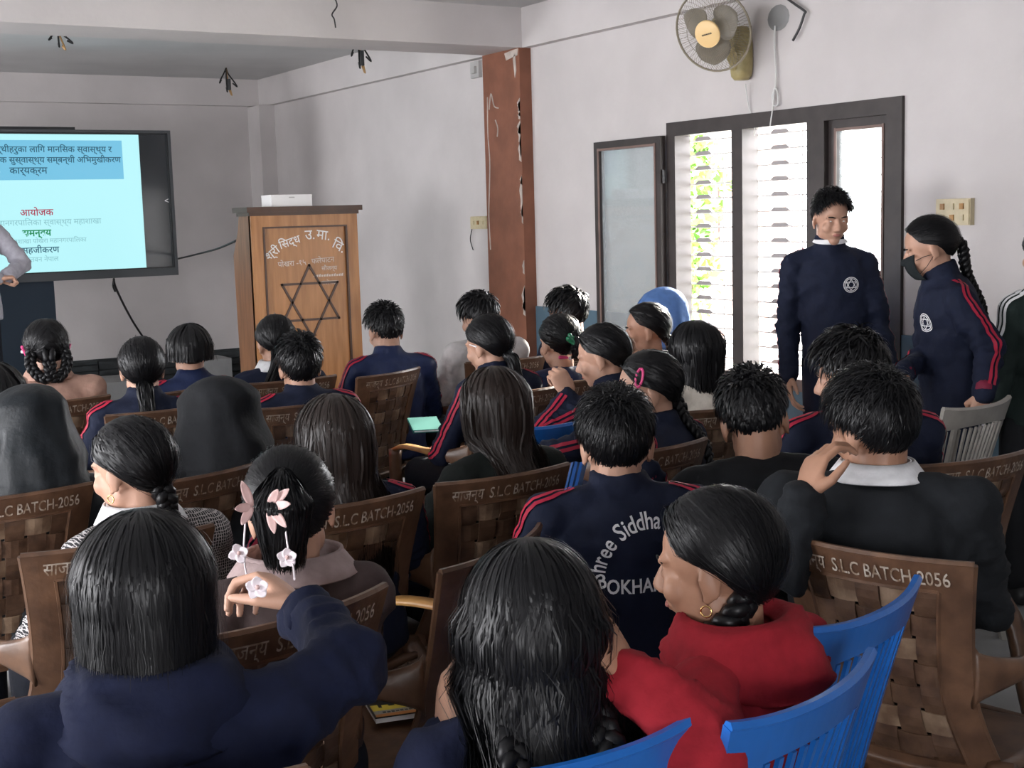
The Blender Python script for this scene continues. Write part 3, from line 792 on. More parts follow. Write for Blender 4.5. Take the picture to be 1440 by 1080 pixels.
def slat_chair(label, x, y, az, colour='chair_blue', group='blue slatted plastic chairs'):
    o = empty('slatted_chair', (x, y, 0), -rad(az)); tag(o, label, 'chair', group)
    def p(nm, me): 
        me = me if colour == 'chair_blue' else me.copy()
        if colour != 'chair_blue': me.materials.clear()
        _putm(nm, me, colour, o)
    p('back_frame', SLAT['frame']); p('seat', SLAT['seat'])
    for me in SLAT['slats']: p('slat', me)
    for me in SLAT['legs']: p('leg', me)
    return o

def corners(a, b, z=.905):
    """plan position and facing of a chair from the two top corners of its back"""
    A, B = at_z(*a, z), at_z(*b, z); d = B - A; az = -math.degrees(math.atan2(d.y, d.x))
    c = (A + B) / 2; f = V((math.sin(rad(az)), math.cos(rad(az)), 0)); return c, az, f
def chair_at(fn, label, a, b, z=.905, az=None, **k):
    c, az0, f = corners(a, b, z); az = az0 if az is None else az; f = V((math.sin(rad(az)), math.cos(rad(az)), 0)); o = c + f * .33
    return fn(label, o.x, o.y, az, **k)
# ================================================================== people
HC = V((0, -.012, .030)); HR = V((.076, .097, .088))          # cranium in head space (eyes at z=0, +Y forward)
_handcache = {}
def hand_geo(pose, side, fine):
    """wrist at origin, fingers along +Y, back of hand +Z, right hand: thumb at -X"""
    key = (pose, side, fine)
    if key in _handcache: return _handcache[key]
    curl = {'relaxed': (22, 28, 18), 'flat': (6, 8, 5), 'fist': (62, 85, 55), 'pinch': (48, 55, 25), 'cup': (30, 38, 25)}[pose]
    mb = MB()
    mb.loft([V((0, -.03, 0)), V((0, 0, 0)), V((-.001, .03, 0)), V((0, .06, .001)), V((0, .085, 0)), V((0, .094, 0))], [.026, .027, .036, .041, .040, .030], [.019, .017, .0155, .0145, .0125, .008], right=V((1, 0, 0)), n=12)
    for x, y, l, r in ((-.029, .086, 1.0, .0088), (-.010, .092, 1.1, .0090), (.010, .089, 1.03, .0086), (.028, .080, .82, .0076)):
        p = V((x, y, 0)); a = 0; dirx = x * 1.2
        for seg, ln in enumerate((.042 * l, .026 * l, .021 * l)):
            a += rad(curl[seg]); d = V((dirx if seg == 0 else dirx * .5, math.cos(a), -math.sin(a))).normalized(); q = p + d * ln
            mb.cap(p, q, r * (1 - .08 * seg), r * (.94 - .1 * seg), n=8); p = q
    th = {'pinch': (V((-.55, .75, -.55)), V((-.05, .85, -.5))), 'fist': (V((-.5, .7, -.6)), V((.6, .6, -.45)))}.get(pose, (V((-.72, .66, -.25)), V((-.3, .92, -.2))))
    p = V((-.024, .018, -.004)); d1 = th[0].normalized(); d2 = th[1].normalized()
    mb.cap(p, p + d1 * .042, .0155, .0115, n=8); q = p + d1 * .042; mb.cap(q, q + d2 * .030, .0112, .0095, n=8); mb.cap(q + d2 * .03, q + d2 * .050, .0095, .0075, n=8)
    me = remesh(mb, .0045 if fine else .0075, 1, .4)
    vv, ff = mesh_parts(me); bpy.data.meshes.remove(me)
    if side == 'L':
        vv = [V((-v.x, v.y, v.z)) for v in vv]; ff = [tuple(reversed(f)) for f in ff]
    _handcache[key] = (vv, ff); return vv, ff
_headcache = {}
def head_prims(kind):
    if kind in _headcache: return _headcache[kind]
    mb = MB(); man = kind != 'girl'
    mb.ell(HC, HR, n=20, m=14)
    mb.ell((0, .020, -.036), (.060, .066, .070), n=18, m=12)
    mb.ell((0, .056, -.086 - (.006 if man else 0)), (.026, .022, .021))
    for s in (-1, 1):
        mb.ell((s * .041, .008, -.058), (.021, .036, .032))
        mb.ell((s * .036, .058, -.030), (.026, .024, .026))
        mb.ell((s * .030, .074, .020), (.024, .012, .009))
        mb.ell((s * .0105, .093, -.036), (.0085, .0095, .008))
        er = Matrix.Rotation(rad(-s * 18), 3, 'Z') @ Matrix.Rotation(rad(-12), 3, 'X')
        mb.ell((s * .0775, -.012, -.012), (.0075, .018, .031), er, n=10, m=8)
        mb.ell((s * .077, -.004, -.038), (.006, .009, .010), n=8, m=6)
        mb.ell((s * .031, .0735, -.001), (.0165, .0115, .0115), n=10, m=8)
    mb.cap((0, .084, .006), (0, .103, -.030), .0085, .0115)
    mb.ell((0, .0835, -.058), (.021, .0085, .0055)); mb.ell((0, .0815, -.067), (.018, .0085, .0060))
    _headcache[kind] = mb; return mb
EL_AZ = [0, 25, 48, 66, 84, 100, 125, 150, 180]
EL_G = [40, 37, 24, 2, -6, -14, -44, -54, -58]
EL_B = [40, 38, 26, 8, 10, -2, -30, -45, -49]
def elim(az, kind): return np.interp(np.abs(az), EL_AZ, EL_B if kind == 'boy' else EL_G)
def dirs(az, el):
    a = np.radians(az); e = np.radians(el)
    return np.stack([np.sin(a) * np.cos(e), np.cos(a) * np.cos(e), np.sin(e)], -1)
def azel(d):
    return np.degrees(np.arctan2(d[:, 0], d[:, 1])), np.degrees(np.arcsin(np.clip(d[:, 2], -1, 1)))
def slerp(a, b, t):
    dot = np.clip((a * b).sum(-1, keepdims=True), -1, 1); om = np.arccos(dot); so = np.sin(om) + 1e-6
    return (np.sin((1 - t) * om) * a + np.sin(t * om) * b) / so
def ribbons(mb_v, mb_f, P, Nn, w):
    """P (n,m,3) strand points, Nn outward normals, w (m,) half widths"""
    n, m, _ = P.shape
    T = np.gradient(P, axis=1); S = np.cross(T, Nn); S /= (np.linalg.norm(S, axis=2, keepdims=True) + 1e-9)
    A = P - S * w[None, :, None]; B = P + S * w[None, :, None]
    vv = np.stack([A, B], 2).reshape(n * m * 2, 3)
    base = sum(len(x) for x in mb_v)
    i = np.arange(n)[:, None] * (2 * m) + np.arange(m - 1)[None, :] * 2 + base
    ff = np.stack([i, i + 1, i + 3, i + 2], -1).reshape(-1, 4)
    mb_v.append(vv); mb_f.append(ff)
def np_mesh(name, vs_, fs_, smooth=True):
    v = np.concatenate(vs_); f = np.concatenate(fs_)
    me = bpy.data.meshes.new(name); me.vertices.add(len(v)); me.vertices.foreach_set('co', v.ravel())
    me.loops.add(f.size); me.loops.foreach_set('vertex_index', f.ravel().astype(np.int32))
    me.polygons.add(len(f)); me.polygons.foreach_set('loop_start', np.arange(len(f), dtype=np.int32) * 4)
    me.update(calc_edges=True)
    if smooth: me.polygons.foreach_set('use_smooth', [True] * len(f))
    return me
def braid_mb(pts, r0, r1, pitch=.034):
    mb = MB(); pts = catmull(pts, 10)
    L = [0]
    for a, b in zip(pts[:-1], pts[1:]): L.append(L[-1] + (b - a).length)
    tot = L[-1]; n = max(12, int(tot / .006)); cs = []
    for i in range(n + 1):
        s = tot * i / n; j = min(len(L) - 2, max(0, int(np.searchsorted(L, s)) - 1))
        t = (s - L[j]) / max(1e-6, L[j + 1] - L[j]); cs.append(pts[j].lerp(pts[j + 1], t))
    for k in range(3):
        path = []; rr = []
        for i, c in enumerate(cs):
            t = i / n; tan = (cs[min(i + 1, n)] - cs[max(i - 1, 0)]).normalized()
            side = tan.cross(V((0, 1, 0)));
            if side.length < .1: side = V((1, 0, 0))
            side.normalize(); nor = tan.cross(side); r = r0 + (r1 - r0) * t
            ph = 2 * math.pi * (i * tot / n / (pitch * 2)) + k * 2 * math.pi / 3
            path.append(c + side * math.sin(ph) * r * .62 + nor * math.sin(2 * ph) * r * .34); rr.append(r * .56)
        mb.loft(path, rr, rr, n=7)
    e = cs[-1]; d = (cs[-1] - cs[-3]).normalized()
    mb.loft([e, e + d * .012, e + d * .04, e + d * .06], [r1 * .6, r1 * .8, r1 * .7, r1 * .1], [r1 * .5, r1 * .6, r1 * .5, r1 * .1], n=8)
    return mb
def skull(d, off):
    r = np.array(HR)[None, :] + np.asarray(off)[..., None]
    return np.array(HC)[None, :] + d * r

def make_hair(style, Hm, kind, seed, n, wmul, par, bvh, hmat, opt):
    """Hm: head space -> person space.  Hair is a cap plus strands laid along the combing direction."""
    rng = np.random.default_rng(seed); vs_, fs_ = [], []
    R3 = np.array(Hm.to_3x3()); T3 = np.array(Hm.translation)
    X = lambda p: p @ R3.T + T3
    hk = 'boy' if style in ('short', 'short_up') else 'girl'
    # --- cap
    A, E = 40, 20; grid = []
    top = .020 if hk == 'boy' else .009
    for j in range(E + 1):
        for i in range(A):
            az = -180 + 360 * i / A; lo = elim(az, hk); el = lo + (90 - lo) * j / E
            d = dirs(np.array([az]), np.array([el]))[0]
            th = .004 + top * min(1, (j / E) * 2.2) if hk == 'girl' else .001 + .6 * (.002 + .020 * min(1, max(.22, d[2] * .8 + d[1] * .35 + .25)))
            grid.append(np.array(HC) + d * (np.array(HR) + th))
    q = [(j * A + i, j * A + (i + 1) % A, (j + 1) * A + (i + 1) % A, (j + 1) * A + i) for j in range(E) for i in range(A)]
    capv = X(np.array(grid)); vs_.append(capv); fs_.append(np.array(q))
    # --- roots
    d0 = rng.normal(size=(n * 3, 3)); d0 /= np.linalg.norm(d0, axis=1)[:, None]
    az, el = azel(d0); ok = el > (elim(az, hk) if style != 'loose' else np.maximum(elim(az, hk), -12)) + rng.normal(size=len(az)) * 2.0
    d0 = d0[ok][:n]; az, el = azel(d0); k = len(d0)
    m = 7; t = np.linspace(0, 1, m)
    if hk == 'boy':
        cr = dirs(np.array([170.]), np.array([58.]))[0]
        if opt.get('sweep'): cr = dirs(np.array([opt['sweep']]), np.array([40.]))[0]
        tg = -(cr[None] - (d0 @ cr)[:, None] * d0) + rng.normal(size=d0.shape) * .28
        tg /= np.linalg.norm(tg, axis=1)[:, None] + 1e-6
        ln = (.36 + .22 * rng.random(k)) * np.where(el < 0, .7, 1.0) * opt.get('len', 1.0)
        d = d0[:, None] + tg[:, None] * (t[None, :, None] * ln[:, None, None]); d /= np.linalg.norm(d, axis=2, keepdims=True)
        up = np.clip(d0[:, 2] * .8 + d0[:, 1] * .35 + .25, .22, 1)
        base = .002 + .020 * up; lift = (.008 + .012 * rng.random(k)) * up
        off = base[:, None] * (.55 + .45 * t)[None] + lift[:, None] * np.sin(t * 2.2)[None] + rng.normal(size=(k, 1)) * .002
        Ph = np.array(HC) + d * (np.array(HR) + off[..., None])
        Nn = d + rng.normal(size=(k, 1, 3)) * .25
        w = .0028 * wmul * np.array([1, 1, 1, .95, .8, .55, .12])
        ribbons(vs_, fs_, X(Ph), Nn @ R3.T, w)
    else:
        tie = opt.get('tie', (180, -35)); td = dirs(np.array([float(tie[0])]), np.array([float(tie[1])]))[0]
        if style == 'two_braids' or style == 'loops':
            s = np.where(np.abs(az) > 176, np.sign(rng.random(k) - .5), np.sign(az)); s = np.where(s == 0, 1, s)
            d1 = dirs(s * opt.get('side', 128.), np.full(k, float(tie[1])))
        elif style == 'loose':
            s = np.sign(az + rng.normal(size=k) * 3 - opt.get('part', 0)); aa = np.clip(np.abs(az), opt.get('minaz', 88), 180) + rng.normal(size=k) * 6
            d1 = dirs(s * aa, np.minimum(2. + rng.normal(size=k) * 5, el - 4))
        else:
            d1 = np.repeat(td[None], k, 0)
        d1 = d1 + rng.normal(size=d1.shape) * opt.get('spread', .05); d1 /= np.linalg.norm(d1, axis=1)[:, None]
        tt = t * opt.get('reach', 1.0)
        d = slerp(d0[:, None], d1[:, None], tt[None, :, None]); d /= np.linalg.norm(d, axis=2, keepdims=True)
        if style != 'loose':                                  # stay above the ear and hairline
            fl = d.reshape(-1, 3); a_, e_ = azel(fl); d = dirs(a_, np.maximum(e_, elim(a_, hk) + 3)).reshape(d.shape)
        th = .011 + .004 * rng.random(k) + (.010 if style == 'loose' else 0) * rng.random(k) * np.clip((el + 12) / 30, .15, 1)
        off = th[:, None] * ((.55 + .45 * np.sin(np.pi * np.minimum(1, t + .25))) if style != 'loose' else (.6 + .55 * t))[None] + (.0015 * np.clip(np.arccos(np.clip((d0 * d1).sum(1), -1, 1)) / .8, 0, 1)[:, None] if style != 'loose' else 0) * np.sin(t[None] * 7 + rng.random((k, 1)) * 6)
        Ph = np.array(HC) + d * (np.array(HR) + off[..., None]); Nn = d + rng.normal(size=(k, 1, 3)) * (.10 if n > 3000 else .18)
        w = .0030 * wmul * np.array([.8, 1, 1, 1, 1, .9, .6])
        Pw = X(Ph); Nw = Nn @ R3.T
        if style == 'loose':
            L = opt.get('length', .34); me_ = 8
            tip = Pw[:, -1]; fall = np.linspace(0, 1, me_ + 1)[1:]
            Lk = np.maximum(.012, (tip[:, 2] - (T3[2] - L))) * (.78 + .3 * rng.random(k))
            ctr = np.array(opt.get('centre', T3 + R3 @ np.array([0, -.07, -.2])))
            nar = opt.get('narrow', .25)
            ext = np.repeat(tip[:, None], me_, 1)
            ext[:, :, 2] -= Lk[:, None] * fall[None]
            ext[:, :, 0] += (ctr[0] - tip[:, 0])[:, None] * nar * fall[None] ** .8 + opt.get('wave', 1) * .006 * min(1, L / .32) * np.sin(fall * 9)[None] * rng.normal(size=(k, 1))
            ext[:, :, 1] += (ctr[1] - tip[:, 1])[:, None] * max(nar, -.02) * fall[None] ** .8 + opt.get('wave', 1) * .006 * min(1, L / .32) * np.sin(fall * 8)[None] * rng.normal(size=(k, 1))
            if bvh is not None and L > .13:
                for a in range(k):
                    for b in range(me_):
                        p = ext[a, b]
                        if p[2] > T3[2] - .09: continue
                        h = bvh.ray_cast(V((p[0], p[1] - .5, p[2])), V((0, 1, 0)), .8)
                        if h[0] is not None and p[1] > h[0].y - .006 and p[1] < h[0].y + .16: ext[a, b, 1] = h[0].y - .006 - .012 * rng.random()
            Pw = np.concatenate([Pw, ext], 1); Nw = np.concatenate([Nw, np.repeat(Nw[:, -1:], me_, 1)], 1)
            w = .0032 * wmul * np.concatenate([np.ones(m), np.linspace(1, .35, me_)])
        ribbons(vs_, fs_, Pw, Nw, w)
        # flyaway wisps
        nf = max(10, n // 14)
        sel = rng.integers(0, k, nf); F = Pw[sel].copy(); F += (Nw[sel] * (np.linspace(.2, 1, F.shape[1])[None, :, None] * (.006 + .014 * rng.random((nf, 1, 1)))))
        ribbons(vs_, fs_, F, Nw[sel], np.full(F.shape[1], .0007 * wmul))
    me = np_mesh('hair', vs_, fs_)
    o = put('hair', me, hmat, par)
    tail = opt.get('tail'); tp = None
    if hk == 'girl' and style not in ('loose', 'two_braids', 'loops'):
        tdv = dirs(np.array([float(opt.get('tie', (180, -35))[0])]), np.array([float(opt.get('tie', (180, -35))[1])]))[0]
        tp = V(X((np.array(HC) + tdv * (np.array(HR) + .012))[None])[0])
        outv = (Hm.to_3x3() @ V(tdv)).normalized()
    def hug(p, off):
        if bvh is None: return V(p)
        h = bvh.ray_cast(V((p[0], p[1] - .5, p[2])), V((0, 1, 0)), .9)
        if h[0] is not None and p[1] > h[0].y - off: return V((p[0], h[0].y - off, p[2]))
        return V(p)
    def bundle(pts, r0, r1, nn, wd, s0=.5):
        pts = catmull(pts, 5); mm = len(pts); C = np.array([tuple(p) for p in pts])
        off = rng.normal(size=(nn, 2)); off /= np.maximum(1, np.linalg.norm(off, axis=1))[:, None]
        tt = np.linspace(0, 1, mm); rr = np.interp(tt, [0, .15 if s0 > .1 else .42, .5 if s0 > .1 else .65, 1], [r0 * s0, r0, (r0 + r1) / 2, r1])
        lens = .8 + .2 * rng.random(nn)
        P = C[None] + np.stack([off[:, :1] * rr, off[:, 1:] * rr, np.zeros((nn, mm))], -1) + .004 * np.sin(tt[None, :, None] * 9 + rng.random((nn, 1, 3)) * 6)
        # shorter strands end earlier
        for a in range(nn):
            idx = np.linspace(0, (mm - 1) * lens[a], mm); i0 = np.floor(idx).astype(int); i1 = np.minimum(i0 + 1, mm - 1); fr_ = (idx - i0)[:, None]
            P[a] = P[a][i0] * (1 - fr_) + P[a][i1] * fr_
        Nn = np.repeat(np.concatenate([off, np.zeros((nn, 1))], 1)[:, None], mm, 1) + rng.normal(size=(nn, 1, 3)) * .3
        v2, f2 = [], []
        ribbons(v2, f2, P, Nn, wd * np.interp(tt, [0, .8, 1], [1, .8, .2])); return np_mesh('hair_tail', v2, f2)
    if tail == 'pony':
        L = opt.get('length', .25); b = tp + outv * .015
        pts = [tp - outv * .01, b + V((0, -.012, -.02)), hug(b + V((opt.get('dx', 0) * .3, -.02, -L * .35)), .02), hug(b + V((opt.get('dx', 0), -.01, -L * .7)), .02), hug(b + V((opt.get('dx', 0), .0, -L)), .015)]
        put('ponytail', bundle(pts, opt.get('r', .026), opt.get('r', .026) * .7, max(120, n // 4), .0028 * wmul), hmat, par)
        MB().loft([b - outv * .012 + V((0, 0, .004)), b + outv * .006 + V((0, 0, -.008))], .02, .02, n=12).build('hair_tie', opt.get('tie_mat', 'black_plastic'), par, True)
    elif tail == 'braid':
        L = opt.get('length', .4); b = tp + outv * .012; dx = opt.get('dx', 0)
        pts = [tp - outv * .02, b + V((dx * .1, -.005, -.025))]
        if 'path' in opt: pts = [tp - outv * .02] + [tp + V(q_) for q_ in opt['path']]
        else:
          for f in (.25, .5, .75, 1): pts.append(hug(b + V((dx * min(1, f * 1.3), -.0 + opt.get('dy', 0) * f, -L * f)), .022))
        braid_mb(pts, opt.get('r', .026), opt.get('r', .026) * .55).build('braid', hmat, par, True)
        e = pts[-1]; MB().loft([e + V((0, 0, .012)), e + V((0, 0, -.004))], .015, .015, n=10).build('hair_tie', opt.get('tie_mat', 'black_plastic'), par, True)
    elif tail == 'bun':
        c = tp + outv * .03; mb = MB(); br = opt.get('r', .045)
        for a in range(9):
            ph = a / 9 * 2 * math.pi; rr = br * .62
            ax = outv.orthogonal().normalized(); bx = outv.cross(ax)
            path = []
            for i in range(10):
                th2 = ph + i * .33; path.append(c + (ax * math.cos(th2) + bx * math.sin(th2)) * rr * (1 - i * .07) + outv * (br * (.1 + .07 * i)))
            mb.loft(path, [br * .42] * 10, [br * .36] * 10, n=7)
        mb.ell(c, (br, br, br), n=14, m=10)
        mb.build('bun', hmat, par, True)
    elif tail == 'drop':                                     # clipped-up hair hanging as a soft oval
        c = tp + outv * .018; mb = MB(); dz = opt.get('length', .10)
        pts = catmull([c + V((0, 0, .055)), c + outv * .03 + V((0, 0, .01)), c + outv * .032 + V((0, 0, -dz * .5)), c + outv * .012 + V((0, 0, -dz))], 5); mm = len(pts)
        put('hair_tail', bundle(pts, opt.get('r', .042), opt.get('r', .042) * .55, max(300, n // 3), .003 * wmul, .08), hmat, par)
        mb.loft(pts, [.6 * opt.get('r', .042) * max(.15, math.sin(math.pi * min(.96, (i + 1) / mm))) for i in range(mm)], [.5 * opt.get('r', .042) * max(.15, math.sin(math.pi * min(.96, (i + 1) / mm))) for i in range(mm)], n=10)
        mb.build('hair_tail', 'hair_cap', par, True)
    if style in ('two_braids', 'loops') or opt.get('braids'):
        for s in (-1, 1):
            dd = dirs(np.array([s * opt.get('side', 128.)]), np.array([float(opt.get('tie', (180, -35))[1])]))[0]
            a0 = V(X((np.array(HC) + dd * (np.array(HR) + .006))[None])[0]); L = opt.get('length', .34)
            if style == 'loops':
                back = Hm.to_3x3() @ V((0, -1, 0))
                pts = [a0 + V((0, 0, .02)), a0 + back * .02 + V((s * .014, 0, -.05)), a0 + back * .045 + V((-s * .02, 0, -.105)), a0 + back * .055 + V((-s * .055, 0, -.10)), a0 + back * .05 + V((-s * .05, 0, -.04))]
            else:
                dx = opt.get('dxs', (.03, .03))[0 if s < 0 else 1]
                pts = [a0 + V((0, .01, .015)), a0 + V((s * .012, -.008, -.04))] + [hug(a0 + V((s * dx * f, -.012, -L * f)), .024) for f in (.35, .6, .8, 1)]
            braid_mb(pts, opt.get('r', .024), opt.get('r', .024) * (.9 if style == 'loops' else .5)).build('braid', hmat, par, True)
    return o, tp

def ik(S, W, l1, l2, pole):
    d = W - S; L = min(d.length, (l1 + l2) * .999); u = d.normalized(); W = S + u * L
    a = (l1 * l1 - l2 * l2 + L * L) / (2 * L); h = math.sqrt(max(0, l1 * l1 - a * a))
    p = V(pole); p = (p - u * p.dot(u)); p = p.normalized() if p.length > 1e-6 else u.orthogonal().normalized()
    return S + u * a + p * h, W
def rot3(yaw, pitch, roll):
    """yaw: to the person's right, pitch: nose down, roll: ear towards right shoulder (degrees)"""
    return Matrix.Rotation(rad(-yaw), 3, 'Z') @ Matrix.Rotation(rad(-pitch), 3, 'X') @ Matrix.Rotation(rad(roll), 3, 'Y')
def surf_map(bvh, pts, origin_dir, off=.003, dist=.6, fallback=None):
    out = []
    for p in pts:
        h = bvh.ray_cast(p - origin_dir * dist, origin_dir, dist * 1.6)
        out.append(h[0] - origin_dir * off if h[0] is not None else p)
    return out
PEOPLE = []
def person(label, px, py, ztop, az, kind='girl', lean=-3, bow=0, yaw=0, roll=0, tilt=0, standing=False, stand_z=0.0, arms=None,
           top='navy', stripes=None, collar=None, hood=None, text=None, emblem=False, trousers='trouser_dark', hair='tied', hopt=None, hmat='hair_black',
           skin='skin', seed=1, lod=1, bulk=1.0, xy=None, chair=None, group=None, chair_kw=None, seat_z=.43, mask=False, earring=False, longneck=0, cor=None, gap=.25, armbulk=.9, text_dx=0.0):
    hopt = dict(hopt or {}); arms = arms or {}
    rnd = random.Random(seed)
    if cor:
        cc, caz0, cf_ = corners(*cor)
        r_ = ray(px, py); t_ = ((cc - EYE).dot(cf_) + gap) / r_.dot(cf_); ztop = (EYE + r_ * t_).z
    Rh = rot3(yaw, bow + lean * .35, roll)
    hip = stand_z + (.535 * (ztop - stand_z) if standing else 0) + (0 if standing else seat_z + .085)
    u = V((math.sin(rad(tilt)), math.sin(rad(lean)) * math.cos(rad(tilt)), math.cos(rad(lean)) * math.cos(rad(tilt))))
    nk = (V((u.x * .6, u.y + .30 + math.sin(rad(bow)) * .35, 1.0))).normalized() * ((.102 if kind == 'girl' else .088) + longneck)
    tophead = Rh @ V((0, -.012, .130)); hoff = nk + Rh @ V((0, .012, .028))
    TL = (ztop - hip - hoff.z - tophead.z) / u.z
    if not .36 < TL < .60: print('TORSO', label, round(TL, 3))
    pel = V((0, 0, hip)); Nb = pel + u * TL; Cm = pel + u * TL * .55 + V((0, -.012, 0))
    Hc = Nb + hoff; th_ = Hc + tophead
    # place: head top on the ray of the pixel at height ztop
    target = V((xy[0], xy[1], ztop)) if xy else at_z(px, py, ztop)
    Rz = Matrix.Rotation(-rad(az), 3, 'Z'); off = Rz @ V((th_.x, th_.y, 0))
    loc = V((target.x - off.x, target.y - off.y, 0))
    to_loc = lambda w: Rz.transposed() @ (V(w) - loc)
    # ---- skeleton
    def spine(t):
        return pel * (1 - t) ** 2 + Cm * 2 * t * (1 - t) * 1.0 + Nb * t * t
    sw = .158 * bulk * (1.06 if kind != 'girl' else 1.0); J = {}
    for s, nm in ((-1, 'L'), (1, 'R')):
        S = Nb + V((s * sw, -.012, -.080 if standing else -.052)) + V((u.x, 0, 0)) * -.0
        a = arms.get(nm)
        l1, l2 = (.27, .235)
        if standing: l1, l2 = .285, .25
        hand = 'relaxed'; hdir = None; hback = None
        if a is None:
            if standing: E, W = ik(S, S + V((s * .09, .04, -.52)), l1, l2, V((s * .3, -1, 0)))
            else: E, W = ik(S, V((s * .10, .26, hip + .10)), l1, l2, V((s * .75, -.5, -.4)))
        else:
            W = to_loc(a['w']) if 'w' in a else V(a.get('wl', (0, 0, 0)))
            if 'wh' in a: W = Hc + V(a['wh'])
            if 'e' in a or 'el' in a:
                E = to_loc(a['e']) if 'e' in a else V(a['el'])
            else: E, W = ik(S, W, l1, l2, V(a.get('pole', (s * .6, -.4, -.8))))
            hand = a.get('hand', hand)
            if 'hd' in a: hdir = to_loc(a['hd']) - to_loc((0, 0, 0))
            if 'hdl' in a: hdir = V(a['hdl'])
            if 'hb' in a: hback = V(a['hb'])
        J[nm] = (S, E, W, hand, hdir, hback)
    # ---- body: head and neck, trunk and limbs, hands
    Hm = Matrix.Translation(Hc) @ Rh.to_4x4()
    hp = head_prims(kind); mb = MB(); mb.add([Hm @ v for v in hp.v], hp.f)
    nb0 = Nb + V((0, .01, -.05)); nb1 = Hc + Rh @ V((0, -.022, -.055)); nr = .050 if kind == 'girl' else .057
    mb.loft([nb0 - V((0, 0, .02)), nb0.lerp(nb1, .35), nb0.lerp(nb1, .7), nb1 + (nb1 - nb0).normalized() * .03], [nr * 1.25, nr * 1.02, nr, nr * .95], [nr * 1.1, nr, nr, nr * .95], n=14)
    hm = remesh(mb, .0058 if lod == 2 else (.0068 if lod == 1 else .0085), 2 if lod == 2 else 1, .5)
    co = mesh_np(hm); Hi = Hm.inverted(); loc_ = co @ np.array(Hi.to_3x3()).T + np.array(Hi.translation)
    for s in (-1, 1):                                       # eye sockets
        g = np.exp(-(((loc_[:, 0] - s * .031) / .014) ** 2 + ((loc_[:, 2] - .006) / .009) ** 2)) * (loc_[:, 1] > .03)
        loc_[:, 1] -= .006 * g
    set_np(hm, loc_ @ np.array(Hm.to_3x3()).T + np.array(Hm.translation))
    hv, hf = mesh_parts(hm); headbvh = BVHTree.FromPolygons(hv, hf); bpy.data.meshes.remove(hm)
    body = MB(); body.add(hv, hf)
    um = MB(); ts = [0, .25, .5, .75, .93]
    um.loft([spine(t) for t in ts], [.13, .105, .115, .13, .09], [.09, .08, .085, .085, .06], right=V((1, 0, 0)), n=12)
    for nm in 'LR':
        S, E, W = J[nm][:3]; um.cap(S, E, .042, .034, 8); um.cap(E, W, .034, .024, 8)
    legs = []
    for s in (-1, 1):
        if standing:
            hj = pel + V((s * .09, 0, -.02)); kn = V((s * .10, .02, stand_z + (hip - stand_z) * .53)); an = V((s * .105, -.01, stand_z + .08)); toe = an + V((s * .02, .15, -.05))
        else:
            sp = .11 + .02 * rnd.random(); hj = pel + V((s * .085, 0, -.01)); kn = V((s * sp, .40, hip + .005)); an = V((s * sp, .36 + .06 * rnd.random(), .085)); toe = an + V((s * .02, .15, -.05))
        legs.append((hj, kn, an, toe)); um.cap(hj, kn, .06, .048, 8); um.cap(kn, an, .046, .034, 8); um.cap(an, toe, .03, .02, 8)
    u2 = remesh(um, .022, 1); body.add(*mesh_parts(u2)); bpy.data.meshes.remove(u2)
    for nm in 'LR':
        S, E, W, pose, hd, hb = J[nm]
        d = (hd or (W - E)).normalized(); bk = hb or (V((0, 0, 1)) if abs(d.z) < .8 else V((1 if nm == 'R' else -1, 0, .2)))
        z = (bk - d * bk.dot(d)).normalized(); x = d.cross(z); Mh = Matrix((x, d, z)).transposed()
        vv, ff = hand_geo(pose, nm, lod >= 1 and nm in arms)
        body.add([W + Mh @ v for v in vv], ff)
    root = body.build('person', skin, None, True)
    root.location = loc; root.rotation_euler = (0, 0, -rad(az))
    tag(root, label, 'person', group)
    # ---- face
    for s in (-1, 1):
        e = MB().ell(Hm @ V((s * .031, .0702, .0)), (.0098, .0098, .0098), n=10, m=8).build('eye', 'eye_white', root, True)
        MB().ell(Hm @ V((s * .031, .0760, -.002)), (.005, .005, .005), n=8, m=6).build('iris', 'iris', e, True)
        MB().loft([Hm @ V((s * x_, y_, z_)) for x_, y_, z_ in ((.014, .090, .0195), (.028, .0885, .0235), (.042, .081, .0225), (.052, .072, .017))], [.002, .0034, .003, .001], [.002, .002, .002, .001], right=Rh @ V((0, 0, 1)), n=6).build('eyebrow', 'hair_cap', root, True)
    MB().ell(Hm @ V((0, .0862, -.0605)), (.0195, .0066, .0072), Rh, n=12, m=8).build('lips', 'lip', root, True)
    # ---- jacket
    jb = MB(); bk_ = bulk
    if standing: sec = [(-.18, .172, .118), (0, .172, .122), (.25, .158, .112), (.5, .165, .118), (.75, .178, .118), (.90, .150, .098), (.985, .090, .080)]
    else: sec = [(-.12, .178, .122), (.0, .176, .122), (.25, .160, .112), (.5, .168, .116), (.75, .178, .114), (.90, .150, .096), (.985, .092, .080)]
    P = [spine(t) if t >= 0 else pel + u * (TL * t) for t, _, _ in sec]
    jb.loft(P, [a * bk_ for _, a, _ in sec], [b * bk_ for _, _, b in sec], right=V((1, 0, 0)), n=20)
    for nm in 'LR':
        S, E, W = J[nm][:3]; q = .003 * (bk_ - 1)
        ab = bk_ * armbulk; sr_ = (.056 if standing else .062) * bk_; jb.ell(S, (sr_, sr_, sr_)); jb.cap(S, E, .064 * ab, .055 * ab); jb.cap(E, W - (W - E).normalized() * .015, .054 * ab, .042 * ab)
        jb.cap(Nb + V((0, -.01, -.02)), S + V((0, 0, .012)), .058, .052)
    if collar == 'stand' or stripes:
        jb.loft([Nb + V((0, .008, -.03)), Nb + V((0, .016, .02)), Nb + nk * .62], [.085, .072, .066], [.08, .07, .064], right=V((1, 0, 0)), n=18)
